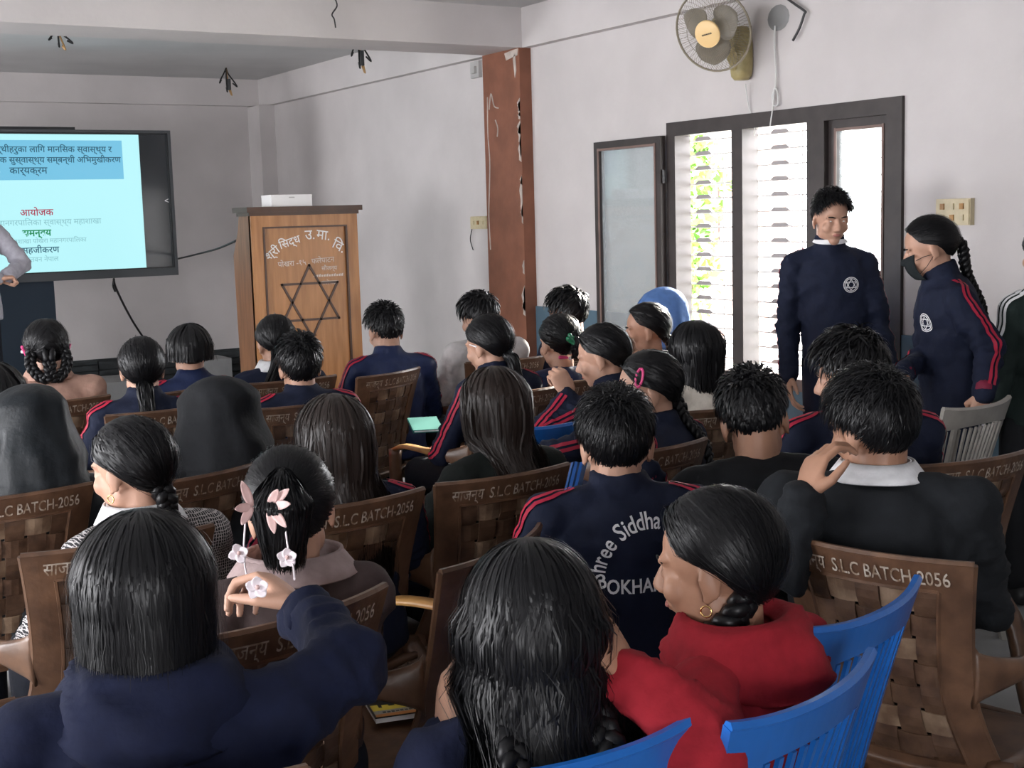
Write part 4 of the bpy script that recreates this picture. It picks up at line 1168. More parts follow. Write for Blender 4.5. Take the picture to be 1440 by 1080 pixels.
    jm = remesh(jb, .0105 if lod == 2 else (.014 if lod == 1 else .018), 2 if lod == 2 else 3, .5)
    co = mesh_np(jm); no = np.empty_like(co); jm.vertices.foreach_get('normal', no.ravel() if False else (tmpn := np.empty(co.size))); no = tmpn.reshape(-1, 3)
    amp = {2: .014, 1: .010, 0: .006}[lod]; disp = np.empty(len(co))
    for i, p in enumerate(co):
        a = noise.noise((p[0] * 7 + seed, p[1] * 7, p[2] * 12 + p[0] * 7)); b = noise.noise((p[0] * 16 + seed, p[1] * 16, p[2] * 22 - p[0] * 9))
        disp[i] = (1 - abs(a) * 2.8) * .7 + (.5 - abs(b) * 1.8) * .45
    # folds gather at the elbows and armpits
    gat = np.zeros(len(co))
    for nm in 'LR':
        S, E, W = J[nm][:3]
        for c, r in ((E, .10), (W, .07), (S + V((0, 0, -.1)), .09)): gat += np.exp(-((co - np.array(c)) ** 2).sum(1) / r ** 2)
    rings = np.zeros(len(co))
    for nm in 'LR':                                         # folds run round the sleeves
        S, E, W = J[nm][:3]
        for a_, b_ in ((S, E), (E, W)):
            ax_ = np.array(b_ - a_); l_ = np.linalg.norm(ax_); ax_ /= l_; rel = co - np.array(a_); s_ = rel @ ax_
            rd = np.linalg.norm(rel - s_[:, None] * ax_, axis=1)
            win = (rd < .085) * np.clip((s_ - .03) / .05, 0, 1) * np.clip((l_ + .02 - s_) / .03, 0, 1)
            rings += win * np.sin(s_ / .034 * 6.283 + disp * 2.2 + seed) * np.clip(.6 + disp, 0, 1.2)
    co = co + no * (disp * amp * (.45 + 1.0 * np.minimum(1, gat)) + rings * (.0014 if standing else .0030))[:, None]
    set_np(jm, co)
    jk = put('jacket' if top not in ('cream_cloth', 'tan_cloth', 'shirt_grey') else 'shirt', jm, top, root)
    bvh = bvh_of(jm)
    if lod == 2 or nm in arms:
        for nm in 'LR':
            S, E, W = J[nm][:3]; d = (W - E).normalized(); c = W - d * .018
            MB().loft([c - d * .030, c - d * .014, c + d * .004, c + d * .012], [.040 * ab, .043 * ab, .042 * ab, .034 * ab], [.040 * ab, .043 * ab, .042 * ab, .034 * ab], n=14).build('cuff', {'red': 'stripe_maroon'}.get(stripes, top), jk, True)
    if hood == 'down':                                       # hood lying on the back as a folded cowl
        prof = [(.064, .022), (.080, .040), (.102, .034), (.126, .000), (.142, -.046), (.138, -.082), (.108, -.086)]
        def cw(a, w):
            th = rad(180 + (a - .5) * 290); k = w * (len(prof) - 1); i0 = min(int(k), len(prof) - 2); f = k - i0
            r = prof[i0][0] * (1 - f) + prof[i0 + 1][0] * f; z = prof[i0][1] * (1 - f) + prof[i0 + 1][1] * f
            bk2 = .5 - .5 * math.cos(th); dd = V((math.sin(th), math.cos(th), 0))
            r = .066 + (r - .066) * (.45 + .55 * bk2); z = z * (.35 + .65 * bk2) if z < 0 else z
            nz = noise.noise((a * 7 + seed, w * 3.2, seed)) * .026 * w + (.3 - abs(noise.noise((a * 4.5 + seed, w * 5 + a * 5, 3.1)))) * .046 * w
            return Nb + V((dd.x * (r + nz) * 1.12, dd.y * (r + nz) + .012, z + .012 + nz * .6)), (dd * .7 + V((0, 0, .7))).normalized()
        MB().sheet(cw, 44, 20, .010).build('hood', top, root, True)
    # ---- collar and shirt
    if collar in ('white', 'mauve_collar', 'tan_cloth', 'shirt_grey', 'navy_line'):
        cm = {'white': 'shirt_white', 'navy_line': 'print_white'}.get(collar, collar); big = 1.18 if collar == 'mauve_collar' else 1.0
        z0_, z1_ = (.30, .40) if collar == 'navy_line' else (-.02, .50)
        ax = (nk).normalized()
        def cf(a, w):
            th = rad(28 + (360 - 56) * a) if collar != 'navy_line' else rad(360 * a)
            r = .078 * big - .006 * w + (.012 if collar == 'mauve_collar' else 0); c = Nb + V((0, .014, 0)) + nk * (z0_ + (z1_ - z0_) * w)
            dd = V((math.sin(th), math.cos(th), 0)); return c + V((dd.x * r, dd.y * r * .95, -.012 * dd.y * (1 - w))), dd
        MB().sheet(cf, 24, 3, .005).build('collar', cm, root, True)
        if collar in ('mauve_collar', 'white', 'tan_cloth'):
            def cf2(a, w):
                th = rad(40 + 280 * a); r = .079 * big + .030 * big * w; c = Nb + V((0, .014, 0)) + nk * (.50 - (.42 + .1 * abs(a - .5)) * w)
                dd = V((math.sin(th), math.cos(th), 0)); return c + V((dd.x * r, dd.y * r * .95, 0)), (dd + V((0, 0, .8))).normalized()
            MB().sheet(cf2, 24, 3, .006).build('collar', cm, root, True)
    # ---- sleeve stripes
    if stripes:
        sm = {'red': 'stripe_red', 'white': 'print_white'}[stripes]; ns = 3 if stripes == 'white' else 2
        for s, nm in ((-1, 'L'), (1, 'R')):
            S, E, W = J[nm][:3]; pts = [Nb + V((s * .085, -.004, -.01)), S.lerp(Nb, .35) + V((0, 0, .0)), S, S.lerp(E, .33), S.lerp(E, .7), E, E.lerp(W, .4), E.lerp(W, .85)]
            pts = catmull(pts, 9); st = MB(); n_ = len(pts); rows = [[] for _ in range(ns * 2)]
            for i, p in enumerate(pts):
                tan = (pts[min(i + 1, n_ - 1)] - pts[max(i - 1, 0)]).normalized()
                out = V((s * .9, -.28, .30 + (1.4 if i < 16 else 0) * (1 - i / 16 if i < 16 else 0)))
                out = (out - tan * out.dot(tan)).normalized(); side = tan.cross(out)
                for r in range(ns * 2):
                    wv = ((r // 2) - (ns - 1) / 2) * .019 + (-.0055 if r % 2 == 0 else .0055)
                    o_ = p + side * wv; h = bvh.ray_cast(o_ + out * .13, -out, .16)
                    rows[r].append((h[0] + out * .0045) if h[0] is not None else o_ + out * .05)
            for r in range(0, ns * 2, 2):
                st.add(rows[r] + rows[r + 1], [(i, i + 1, n_ + i + 1, n_ + i) for i in range(n_ - 1)])
            st.build('sleeve_stripe', sm, jk, True)
    # ---- printed back and chest emblem
    if text:
        tb = MB(); arc, line = text; R_a = .125; cz = pel.z + TL * .60; cx_ = text_dx
        ang = math.pi * .98; tot = 0; gl = []
        for ch in arc:
            w_ = .5 if ch == ' ' else None
            if w_ is None:
                vv, ff = text_geo(ch, 1.0, 'LEFT'); xs = [v.x for v in vv]; w_ = (max(xs) + .05) * .84; gl.append((ch, w_))
            else: gl.append((' ', .28))
        tot = sum(w for _, w in gl); fs = .052; a0 = rad(184)
        s_ = 0
        for ch, w_ in gl:
            ac = a0 - (s_ + w_ / 2) * fs / R_a
            if ch != ' ':
                vv, ff = text_geo(ch, 1.0, 'LEFT', .012); pp = []
                for v in vv:
                    lx, lz = (v.x * .84 - w_ / 2) * fs, v.y * fs * 1.05
                    rr = R_a + lz; a_ = ac - lx / R_a; pp.append(V((cx_ + math.cos(a_) * rr, -.0, cz + math.sin(a_) * rr)))
                tb.add(surf_map(bvh, pp, V((0, 1, 0)), .0035), ff)
            s_ += w_
        vv, ff = text_geo(line, .047, 'LEFT', .0009); tb.add(surf_map(bvh, [V((cx_ - .125 + v.x * .8, 0, cz - .022 + v.y)) for v in vv], V((0, 1, 0)), .0035), ff)
        tb.build('back_print', 'print_white', jk)
    if emblem:
        eb = MB(); ec = Nb + V((-.085, 0, -.165))
        def line(a, b, w):
            d = (b - a); l = d.length; nn = max(2, int(l / .008)); d.normalize(); sd = V((-d.z, 0, d.x)) * w; pp = []
            for i in range(nn + 1): pp += [a + d * l * i / nn + sd, a + d * l * i / nn - sd]
            eb.add(surf_map(bvh, pp, V((0, -1, 0)), .003), [(2 * i, 2 * i + 1, 2 * i + 3, 2 * i + 2) for i in range(nn)])
        for r in (.035, .029):
            ring = [ec + V((math.cos(a) * r, 0, math.sin(a) * r)) for a in np.linspace(0, 2 * math.pi, 25)]
            for a, b in zip(ring[:-1], ring[1:]): line(a, b, .0017)
        for t0 in (90, 270):
            tri = [ec + V((math.cos(rad(t0 + 120 * k)) * .026, 0, math.sin(rad(t0 + 120 * k)) * .026)) for k in range(3)]
            for k in range(3): line(tri[k], tri[(k + 1) % 3], .0017)
        eb.build('chest_emblem', 'print_white', jk)
    # ---- trousers, shoes
    tm = MB(); tm.ell(pel + V((0, 0, -.01)), (.165 * bulk, .125, .10))
    for hj, kn, an, toe in legs:
        tm.cap(hj, kn, .088, .068); tm.cap(kn, an + V((0, 0, .02)), .068, .056)
    put('trousers', remesh(tm, .02, 2), trousers, root)
    for hj, kn, an, toe in legs:
        f = V((0, 1, 0)); b0 = V((an.x, an.y - .05, an.z - .045))
        MB().loft([b0 + V((0, -.01, 0)), b0 + V((0, .03, .01)), b0 + V((0, .09, .005)), b0 + V((0, .16, -.008)), b0 + V((0, .205, -.014)), b0 + V((0, .215, -.018))], [.025, .036, .038, .042, .034, .012], [.03, .044, .04, .030, .022, .012], right=V((1, 0, 0)), n=10).build('shoe', 'shoe_black', root, True)
    # ---- hair or hood
    cnt = {2: 5200, 1: 1500, 0: 800}[lod]; wm_ = {2: .5, 1: 1.0, 0: 1.6}[lod]
    if hood == 'up' or hood == 'scarf':
        hs_ = 1.0 if hood == 'up' else .93
        def hf(a, w):
            az_ = rad(38 + 284 * a); el_ = rad(88 - 178 * min(1, w * 1.0) * .72) if w < .8 else rad(88 - 128)
            d = V((math.sin(az_) * math.cos(el_), math.cos(az_) * math.cos(el_), math.sin(el_)))
            pin = 1 - .16 * math.exp(-((w - .62) / .12) ** 2) * (hood == 'up')
            p = Hc + Rh @ (HC + V((d.x * .122 * hs_ * pin, d.y * .134 * hs_ * pin - .006, d.z * .122 * hs_)))
            if w > .55:
                k_ = (w - .55) / .45; flare = V((math.sin(az_) * (.135 * bulk + .01), math.cos(az_) * .115 - .0, 0)); q = V((Nb.x, Nb.y - .01, Nb.z + .02 - .05 * k_)) + flare
                p = p.lerp(q, k_ ** 1.1)
            nz = noise.noise((p.x * 10 + seed, p.y * 10, p.z * 7)) + .8 * (1 - 2.2 * abs(noise.noise((p.x * 14 + seed, p.y * 14, p.z * 5 + p.x * 9)))); p = p + V((d.x, d.y, .2)) * nz * .015
            return p, d
        MB().sheet(hf, 36, 22, .006).build('hood' if hood == 'up' else 'headscarf', top if hood == 'up' else 'scarf_blue', root, True)
        ho, tp = make_hair('tied', Hm, kind, seed, 250, 2.0, root, None, hmat, {})
    else:
        ho, tp = make_hair(hair, Hm, kind, seed, cnt, wm_, root, bvh, hmat, hopt)
    # ---- extras
    if mask:
        def mf(a, w):
            x_ = (-1 + 2 * a) * .060; z_ = -.012 - .088 * w + .010 * abs(x_ / .06) * (1 - 2 * w)
            o_ = Hm @ V((x_, .25, z_)); d_ = Rh @ V((0, -1, 0)); h = headbvh.ray_cast(o_, d_, .4)
            y_ = (Hi @ h[0]).y if h[0] is not None else .04
            y_ = max(y_, .100 - 9.5 * x_ * x_ - (.02 * (w - .35) ** 2) * 3) + .004
            return Hm @ V((x_, y_, z_)), Rh @ V((x_ * 8, 1, 0)).normalized()
        MB().sheet(mf, 16, 12, .003).build('face_mask', 'mask_black', root, True)
        for s in (-1, 1):
            for zz in (-.028, -.085): MB().tube([Hm @ V((s * .058, .066, zz)), Hm @ V((s * .074, .03, zz * .7)), Hm @ V((s * .083, -.01, -.02))], .0012, 4).build('mask_strap', 'mask_black', root)
    if earring:
        for s in (-1, 1):
            c = Hm @ V((s * .0835, -.004, -.054)); ring = [c + Rh @ V((0, math.cos(a) * .009, math.sin(a) * .009)) for a in np.linspace(0, 2 * math.pi, 14)]
            MB().tube(ring, .0016, 5).build('earring', 'gold', root, True)
    info = dict(root=root, loc=loc, Hm=Hm, Rz=Rz, tp=tp, Nb=Nb, bvh=bvh, jk=jk, az=az, Hc=Hc)
    info['W'] = lambda p, i=info: i['loc'] + i['Rz'] @ V(p)
    PEOPLE.append(info)
    if chair:
        kw = dict(chair_kw or {}); caz = kw.pop('az', az); dx, dy = kw.pop('d', (0, .03)); typ = kw.pop('type', 'brown')
        if cor:
            c = cc + cf_ * .33; caz = caz0
        else: c = V((target.x, target.y, 0)) + Matrix.Rotation(-rad(caz), 3, 'Z') @ V((dx, .33 - gap, 0))
        if typ == 'brown': brown_chair(chair, c.x, c.y, caz, **kw)
        else: slat_chair(chair, c.x, c.y, caz, **kw)
    return info
# ================================================================== the audience
def clip_mb(info, p, d, w, h, t=.006):
    """small oval clip frame lying on the hair: p in head space, d = direction along the clip"""
    Hm = info['Hm']; p = V(p); n = (p - HC).normalized(); d = V(d); d = (d - n * d.dot(n)).normalized(); b = n.cross(d)
    ring = [Hm @ (p + n * .008 + d * math.cos(a) * w + b * math.sin(a) * h) for a in np.linspace(0, 2 * math.pi, 17)]
    return MB().tube(ring, t, 6)
def bar_mb(info, p, d, l, r):
    Hm = info['Hm']; p = V(p); n = (p - HC).normalized(); d = V(d); d = (d - n * d.dot(n)).normalized()
    return MB().cap(Hm @ (p + n * .006 - d * l), Hm @ (p + n * .006 + d * l), r, r * .7, 8)

# ---- front rows, left to right
I = person('girl in tan shirt with looped braids and pink hair slides', 62, 448, None, 8, cor=((14, 572), (157, 556)), top='tan_cloth', collar='tan_cloth', hair='loops', hopt=dict(side=132, tie=(180, -18), r=.022), lod=1, seed=3, bulk=1.06,
           chair='brown armchair of the tan-shirted girl with looped braids')
for s in (-1, 1):
    bar_mb(I, (s * .082, -.03, .0), (1, .2, s * .25), .022, .007).build('hair_slide', 'clip_pink', I['root'], True)
    bar_mb(I, (s * .087, -.004, -.002), (0.4, 1, 0), .014, .008).build('hair_slide', 'clip_white', I['root'], True)
person('girl with low black ponytail and navy jacket with red sleeve stripes', 197, 473, 1.17, 12, stripes='red', hair='tied', hopt=dict(tie=(180, -48), tail='pony', length=.24, r=.03), seed=5,
       chair='brown armchair of the girl with the low ponytail', chair_kw=dict(az=-2))
person('girl with short bobbed hair in shiny navy jacket, front row', 265, 455, None, 6, cor=((190, 559), (300, 543)), top='navy_shiny', stripes='red', hair='loose', hopt=dict(length=.03, narrow=.0, minaz=75), seed=7, lod=0,
       chair='brown armchair of the bobbed girl in shiny navy')
person('person with dark hair partly hidden beside the black hood', -14, 508, 1.2, 10, hair='loose', hopt=dict(length=.12), top='black_cloth', seed=9, lod=0,
       chair='brown armchair of the half-hidden dark-haired person')
person('person in a raised dark slate hood holding a hand to the face', 38, 553, None, 2, cor=((-120, 716), (150, 679)), hood='up', top='slate_cloth', bow=14, seed=11, bulk=1.08,
       arms=dict(R=dict(w=at_d(112, 682, 3.85), hand='flat', pole=(.6, -.3, -1), hd=at_d(90, 622, 3.85) - at_d(112, 682, 3.85), hb=V((1, -.2, .2)))),
       chair='brown armchair behind the slate-hooded person with white painted batch lettering')
person('girl in plaid sweater with white collar and braided hair', 180, 585, None, -12, cor=((36, 785), (308, 741)), gap=.23, top='plaid', collar='white', hair='tied', hopt=dict(tie=(178, -46), tail='braid', length=.12, r=.028), yaw=-20, seed=13, lod=1, earring=True, skin='skin', bow=6,
       chair='brown armchair of the girl in the plaid sweater')
person('person wearing a raised black hood, no face visible', 305, 541, None, 4, cor=((222, 682), (376, 650)), gap=.21, hood='up', top='black_cloth', bow=12, seed=15, bulk=1.14,
       chair='brown armchair of the black-hooded person')
person('girl with side ponytail before the lectern in navy', 385, 442, None, 12, cor=((353, 541), (478, 528)), hair='tied', hopt=dict(tie=(-160, -35), tail='pony', length=.22, dx=-.05), seed=17, lod=0, yaw=-8, bow=8, top='navy', collar='white',
       chair='brown armchair of the ponytailed girl before the lectern')
person('boy with thick short hair and navy collar behind the lectern girl', 420, 471, None, 6, cor=((365, 577), (507, 561)), kind='boy', hair='short', stripes='red', skin='skin', seed=19, lod=1, yaw=4,
       chair='brown armchair of the thick-haired boy behind the lectern girl')
person('boy with neat cropped hair and bare neck in navy striped jacket', 538, 428, None, 8, cor=((503, 533), (607, 515)), gap=.28, kind='boy', hair='short', hopt=dict(len=.7), stripes='red', top='navy_shiny', skin='skin', seed=21, lod=1, yaw=-4, bow=14, longneck=.015,
       chair='brown armchair with see-through weave, seat of the cropped-haired boy')
person('girl with long loose brown hair hanging over her jacket', 468, 553, None, 4, cor=((425, 721), (582, 693)), gap=.22, hair='loose', hopt=dict(length=.36, narrow=.15, part=10), hmat='hair_brown', seed=23, lod=1, bow=8, roll=3, stripes='red',
       chair='brown armchair of the girl with long brown hair')
I12 = person('girl with a hanging clipped tail of hair in a mauve jacket', 398, 628, None, 10, cor=((303, 903), (552, 828)), gap=.25, bulk=.90, tilt=5, top='mauve_cloth', collar='mauve_collar', hair='tied', hopt=dict(tie=(-172, 8), tail='drop', length=.135, r=.056), seed=25, lod=2, yaw=10, bow=4, roll=-4, arms=dict(R=dict(wl=(.06, .30, .62), pole=(.1, -.2, -1)), L=dict(wl=(-.06, .30, .62), pole=(-.1, -.2, -1))),
       chair='brown armchair of the girl in the mauve jacket')
hw12 = at_d(424, 856, 2.14)
I13 = person('girl in navy fleece hoodie reaching up to a flower clip', 195, 716, 1.2, 14, top='navy_fleece', hood='down', hair='loose', hopt=dict(length=.09, narrow=.06, minaz=70, part=4), seed=27, lod=2, bulk=1.10, bow=6, lean=0,
       arms=dict(R=dict(w=hw12, e=at_d(492, 935, 2.0), hand='pinch', hd=at_d(380, 818, 2.18) - hw12, hb=V((.5, .1, .8)))),
       gap=.30, chair='brown armchair of the girl in the navy hoodie', chair_kw=dict(az=22, text=False))
c14 = at_z(940, 1030, .905)
I14 = person('girl with two thick braids resting her cheek on her hand', 740, 756, None, 18, cor=((742, 1092), (942, 1028)), gap=.24, hair='loose', hopt=dict(braids=True, length=.21, narrow=-.16, wave=2.2, minaz=80, side=124, tie=(180, -42), r=.032, dxs=(.02, .04)), seed=29, lod=2, bow=12, lean=-3, top='navy_fleece',
       arms=dict(L=dict(wh=(-.125, .035, -.165), hand='cup', pole=(-.3, -.1, -1), hdl=(.22, .10, 1), hb=V((-.9, -.25, .2)))), bulk=1.0, armbulk=.8)
w15 = at_d(882, 945, 1.90)
I15 = person('girl in red hoodie turned sideways with hooped earring', 1003, 684, None, -20, cor=((1055, 1032), (1248, 926)), gap=.27, top='red_fleece', hood='down', hair='tied', hopt=dict(tie=(-150, -48), tail='braid', r=.026, path=[(-.03, .03, -.035), (-.055, .085, -.085), (-.06, .115, -.16), (-.055, .125, -.24)]), seed=31, lod=2, yaw=-12, bow=8, lean=-4, earring=True, skin='skin_dark', bulk=1.04, armbulk=1.05,
       arms=dict(L=dict(w=w15, e=at_d(984, 1058, 1.86), hand='relaxed', hd=at_d(845, 898, 1.88) - w15, hb=V((-.2, -.5, .8)))))
w16 = at_d(1130, 698, 2.82)
I16 = person('boy in black sweater with white collar leaning on his hand', 1224, 522, 1.235, 48, kind='boy', hair='short', hopt=dict(len=1.05), top='charcoal', collar='white', seed=33, lod=2, yaw=-48, bow=4, roll=-4, bulk=1.14, skin='skin_dark', lean=0,
       arms=dict(L=dict(w=w16, e=at_d(1106, 800, 2.80), hand='cup', hd=at_d(1160, 615, 2.85) - w16, hb=V((-.7, -.6, .1)))))
chair_at(brown_chair, 'brown armchair of the boy in the black sweater', (1075, 752), (1366, 800))
person('boy with swept-up hair and printed navy jacket below the standing pair', 1192, 465, 1.25, 26, kind='boy', hair='short', hopt=dict(len=1.2), stripes='red', text=('Shree Siddha Secondary', 'POKHARA-15,PHA'), seed=35, lod=1, yaw=-52, bow=10, skin='skin', bulk=1.05)
chair_at(brown_chair, 'brown armchair of the boy with swept-up hair', (1305, 658), (1462, 634))
person('boy with round bowed head and black top', 1050, 521, 1.19, 16, kind='boy', hair='short', hopt=dict(len=.75), top='black_cloth', seed=37, lod=1, bow=20, yaw=26, lean=-2, roll=-8, tilt=6, bulk=1.08, skin='skin_dark',
       chair='brown armchair of the boy with the bowed head', chair_kw=dict(az=4))
w19 = at_d(902, 662, 3.32)
I19 = person('boy in navy jacket with white arched school name on the back', 864, 549, 1.18, 24, kind='boy', hair='short', hopt=dict(len=1.0), stripes='red', collar='stand', text=('Shree Siddha Secondary', 'POKHARA-15,PHA'), text_dx=.045, seed=39, lod=2, yaw=4, bow=8, skin='skin', bulk=1.06, lean=-2,
       arms=dict(R=dict(w=w19, pole=(.5, .2, -1), hand='fist', hd=V((0, 0, 1)), hb=V((.3, -.9, .1)))))
sp_ = I19['loc']; st_ = empty('plastic_stool', (sp_.x, sp_.y, 0), -rad(24)); tag(st_, 'low brown plastic stool under the boy with the arched school name', 'stool')
MB().loft([V((0, 0, z)) for z in (.395, .405, .425, .43)], [.165, .175, .17, .15], [.165, .175, .17, .15], n=20, sq=.7).build('seat', 'chair_brown', st_, True)
for sx_, sy_ in ((-1, -1), (-1, 1), (1, -1), (1, 1)): MB().loft([V((sx_ * .12, sy_ * .12, .41)), V((sx_ * .16, sy_ * .16, 0))], [.026, .02], [.02, .016], n=8).build('leg', 'chair_brown', st_, True)
person('girl with long straight dark hair leaning sideways in dark green', 692, 515, None, -8, cor=((627, 683), (808, 654)), hair='loose', hopt=dict(length=.34, narrow=.25, part=-8), hmat='hair_brown', top='dark_green_cloth', seed=41, lod=1, bow=10, roll=4, yaw=2, lean=-2, tilt=9,
       chair='brown armchair of the leaning girl with long straight hair')
I21 = person('girl with white hairpin and navy jacket beside the column', 682, 442, 1.2, -10, hair='tied', hopt=dict(tie=(175, -44), tail='pony', length=.25), stripes='red', seed=43, lod=1, yaw=-10, bow=10, lean=0,
       chair='brown armchair with worn yellow arms, seat of the hairpin girl', chair_kw=dict(az=-4), skin='skin')
bar_mb(I21, (-.075, .01, .012), (0, 1, .25), .02, .0035).build('hairpin', 'clip_white', I21['root'], True)
person('boy with tousled hair and pale grey shirt by the column', 671, 412, 1.22, -2, kind='boy', hair='short', hopt=dict(len=1.35), top='pale_grey_cloth', seed=45, lod=0, yaw=-12, bow=10, bulk=1.08,
       chair='brown armchair of the boy in the pale grey shirt', chair_kw=dict(az=4, d=(.04, 0)))
person('boy with wavy hair turned towards the wall beside the column', 797, 406, 1.22, -8, kind='boy', hair='short', hopt=dict(len=1.3), top='navy', seed=47, lod=0, yaw=-32, bow=6,
       chair='brown armchair of the wavy-haired boy beside the column', chair_kw=dict(az=0))
I24 = person('girl with a shiny green claw clip holding up her hair', 785, 441, 1.17, 8, hair='tied', hopt=dict(tie=(180, -20), tail='drop', length=.05, r=.03), top='navy_shiny', seed=49, lod=1, bow=6, yaw=-4,
       chair='brown armchair of the girl with the green claw clip', chair_kw=dict(az=-4))
cl = MB()
for k in range(5): cl.cap(I24['Hm'] @ V((-.03 + .014 * k, -.150, .035 - .012 * k)), I24['Hm'] @ V((-.012 + .014 * k, -.172, -.03 - .010 * k)), .010, .007, 8)
cl.cap(I24['Hm'] @ V((-.04, -.155, .02)), I24['Hm'] @ V((.05, -.165, -.05)), .012, .012, 8)
cl.build('claw_clip', 'clip_green', I24['root'], True)
bar_mb(I24, (-.03, -.085, -.055), (1, 0, .2), .016, .008).build('hair_slide', 'clip_pink', I24['root'], True)
bar_mb(I24, (.012, -.088, -.058), (1, 0, .2), .014, .008).build('hair_slide', 'clip_white', I24['root'], True)
w25 = at_d(800, 556, 4.95)
person('girl in profile wearing striped navy and clasping her hands', 840, 455, 1.18, -22, hair='tied', hopt=dict(tie=(172, -44), tail='pony', length=.22, dx=.03), stripes='red', seed=51, lod=1, yaw=-18, bow=12, lean=0,
       arms=dict(L=dict(w=w25, hand='fist', hd=at_d(792, 540, 4.95) - w25, hb=V((-.5, -.4, .7)))), chair='brown armchair of the girl clasping her hands', chair_kw=dict(az=-6, d=(.05, 0)))
w26 = at_d(884, 512, 6.0)
person('girl with a white-lit long braid touching her mouth by the window', 908, 425, 1.18, -26, hair='tied', hopt=dict(tie=(165, -40), tail='braid', length=.28, r=.026, dx=.05), seed=53, lod=1, yaw=-30, bow=4, lean=0,
       arms=dict(L=dict(w=w26, hand='fist', hd=at_d(878, 490, 6.0) - w26)), chair='brown armchair of the girl touching her mouth', chair_kw=dict(az=-8))
person('person wrapped in a blue headscarf beside the open window sash', 930, 408, 1.2, -10, hood='scarf', top='slate_cloth', seed=55, lod=0, yaw=-20,
       chair='brown armchair of the person in the blue headscarf', chair_kw=dict(az=-4))
I28 = person('girl in profile with an oval pink hair clip', 905, 493, 1.16, -24, hair='tied', hopt=dict(tie=(168, -46), tail='braid', length=.22, r=.026), seed=57, lod=1, yaw=-34, bow=10, stripes='red', top='navy', lean=0,
       arms=dict(L=dict(w=at_d(762, 640, 4.1), e=at_d(842, 622, 4.05), hand='relaxed')))
chair_at(brown_chair, 'brown armchair of the girl with the pink hair clip', (868, 642), (997, 619))
chair_at(slat_chair, 'blue slatted chair in the middle of the audience', (742, 602), (838, 585), az=-10)
clip_mb(I28, (-.072, .020, .055), (0, -.35, 1), .030, .011, .0045).build('hair_clip', 'clip_pink', I28['root'], True)
person('girl with thick shoulder hair and cream sweater by the window', 978, 450, 1.2, 6, hair='loose', hopt=dict(length=.12, narrow=.2, minaz=80), top='cream_cloth', seed=59, lod=1, bow=4, bulk=1.06, tilt=-4,
       chair='brown armchair of the girl in the cream sweater', chair_kw=dict(az=4))

# ---- standing people
person('standing boy in navy tracksuit jacket with collar and chest emblem', 1170, 268, 1.67, 218, kind='boy', standing=True, hair='short', hopt=dict(len=.6), stripes='red', emblem=True, collar='navy_line', trousers='navy', seed=61, lod=2, yaw=-14, bow=10, lean=1, tilt=5, skin='skin', bulk=.98, armbulk=.95, longneck=.035,
       arms=dict(R=dict(wl=(.235, .05, .80), pole=(.2, -1, 0), hand='relaxed'), L=dict(wl=(-.235, .06, .80), pole=(-.2, -1, 0), hand='relaxed')))
wr = at_d(1268, 528, 5.08); wl = at_d(1384, 556, 4.93)
person('standing girl in black face mask and striped navy jacket', 1298, 304, 1.55, -56, standing=True, hair='tied', hopt=dict(tie=(168, -14), tail='braid', length=.55, r=.028, dy=-.12, dx=.03), stripes='red', emblem=True, mask=True, trousers='navy', seed=63, lod=2, yaw=10, bow=14, lean=4, skin='skin', bulk=1.03, collar='stand',
       arms=dict(L=dict(w=wl, e=at_d(1392, 490, 5.02), hand='fist', hd=V((-.3, .1, -1))), R=dict(w=wr, hand='fist', pole=(.3, -.4, -1))))
person('standing person in dark green jacket with white sleeve stripes', 1474, 312, 1.515, 24, standing=True, hair='tied', hopt=dict(tie=(172, -40), tail='pony', length=.2), stripes='white', top='green_black', trousers='black_cloth', seed=65, lod=1)
person('speaker in grey shirt with clasped hands beside the screen', 0, 0, 1.92, 172, kind='man', standing=True, stand_z=.2, xy=(1.53, 9.0), hair='short', top='shirt_grey', trousers='trouser_dark', seed=67, lod=1, bulk=1.12,
       arms=dict(R=dict(wl=(-.10, .25, 1.29), pole=(1, -.3, -.6), hand='fist', hdl=(-1, .1, .1)), L=dict(wl=(-.16, .21, 1.30), pole=(-1, -.2, -.5), hand='fist', hdl=(.9, .4, 0))))

# ---- chairs set by the corners of their backs
chair_at(slat_chair, 'blue slatted chair holding the girl in the red hoodie', (1055, 1032), (1248, 926), .90, az=-15)
chair_at(slat_chair, 'empty blue slatted chair between the red hoodie and the black sweater', (1150, 900), (1322, 816), .90, az=-16)
chair_at(slat_chair, 'blue slatted chair holding the girl with two thick braids', (742, 1092), (942, 1028), .90, az=0)
chair_at(slat_chair, 'empty grey slatted chair in front of the masked girl', (1335, 592), (1432, 571), .87, az=-6, colour='chair_grey', group='grey slatted plastic chairs')
chair_at(brown_chair, 'empty brown armchair with a booklet on its seat', (620, 800), (805, 742), az=-30, text=False)
# ---- booklet on the empty seat
bp = at_z(557, 992, .45); bk = empty('booklet', (bp.x, bp.y, .436), rad(-14)); tag(bk, 'thin booklet with yellow skyline cover on the empty brown chair', 'booklet')
MB().box(-.062, .062, -.06, .06, 0, .012).build('pages', 'paper_white', bk)
MB().box(-.064, .064, -.062, .062, .012, .0145).build('cover', 'black_plastic', bk)
mat('cover_yellow', (.62, .48, .06), .4, .4); mat('cover_grey', (.30, .29, .25), .4, .4); mat('cover_orange', (.42, .17, .05), .4, .4)
sky_ = MB(); rn = random.Random(2); x = -.060
while x < .058:
    w = rn.uniform(.008, .018); w = min(w, .060 - x); sky_.box(x, x + w, -.022, rn.uniform(-.006, .018), .0145, .0152); x += w
sky_.build('cover_skyline', 'cover_yellow', bk); MB().box(-.060, .060, -.044, -.022, .0145, .0152).build('cover_ground', 'cover_grey', bk)
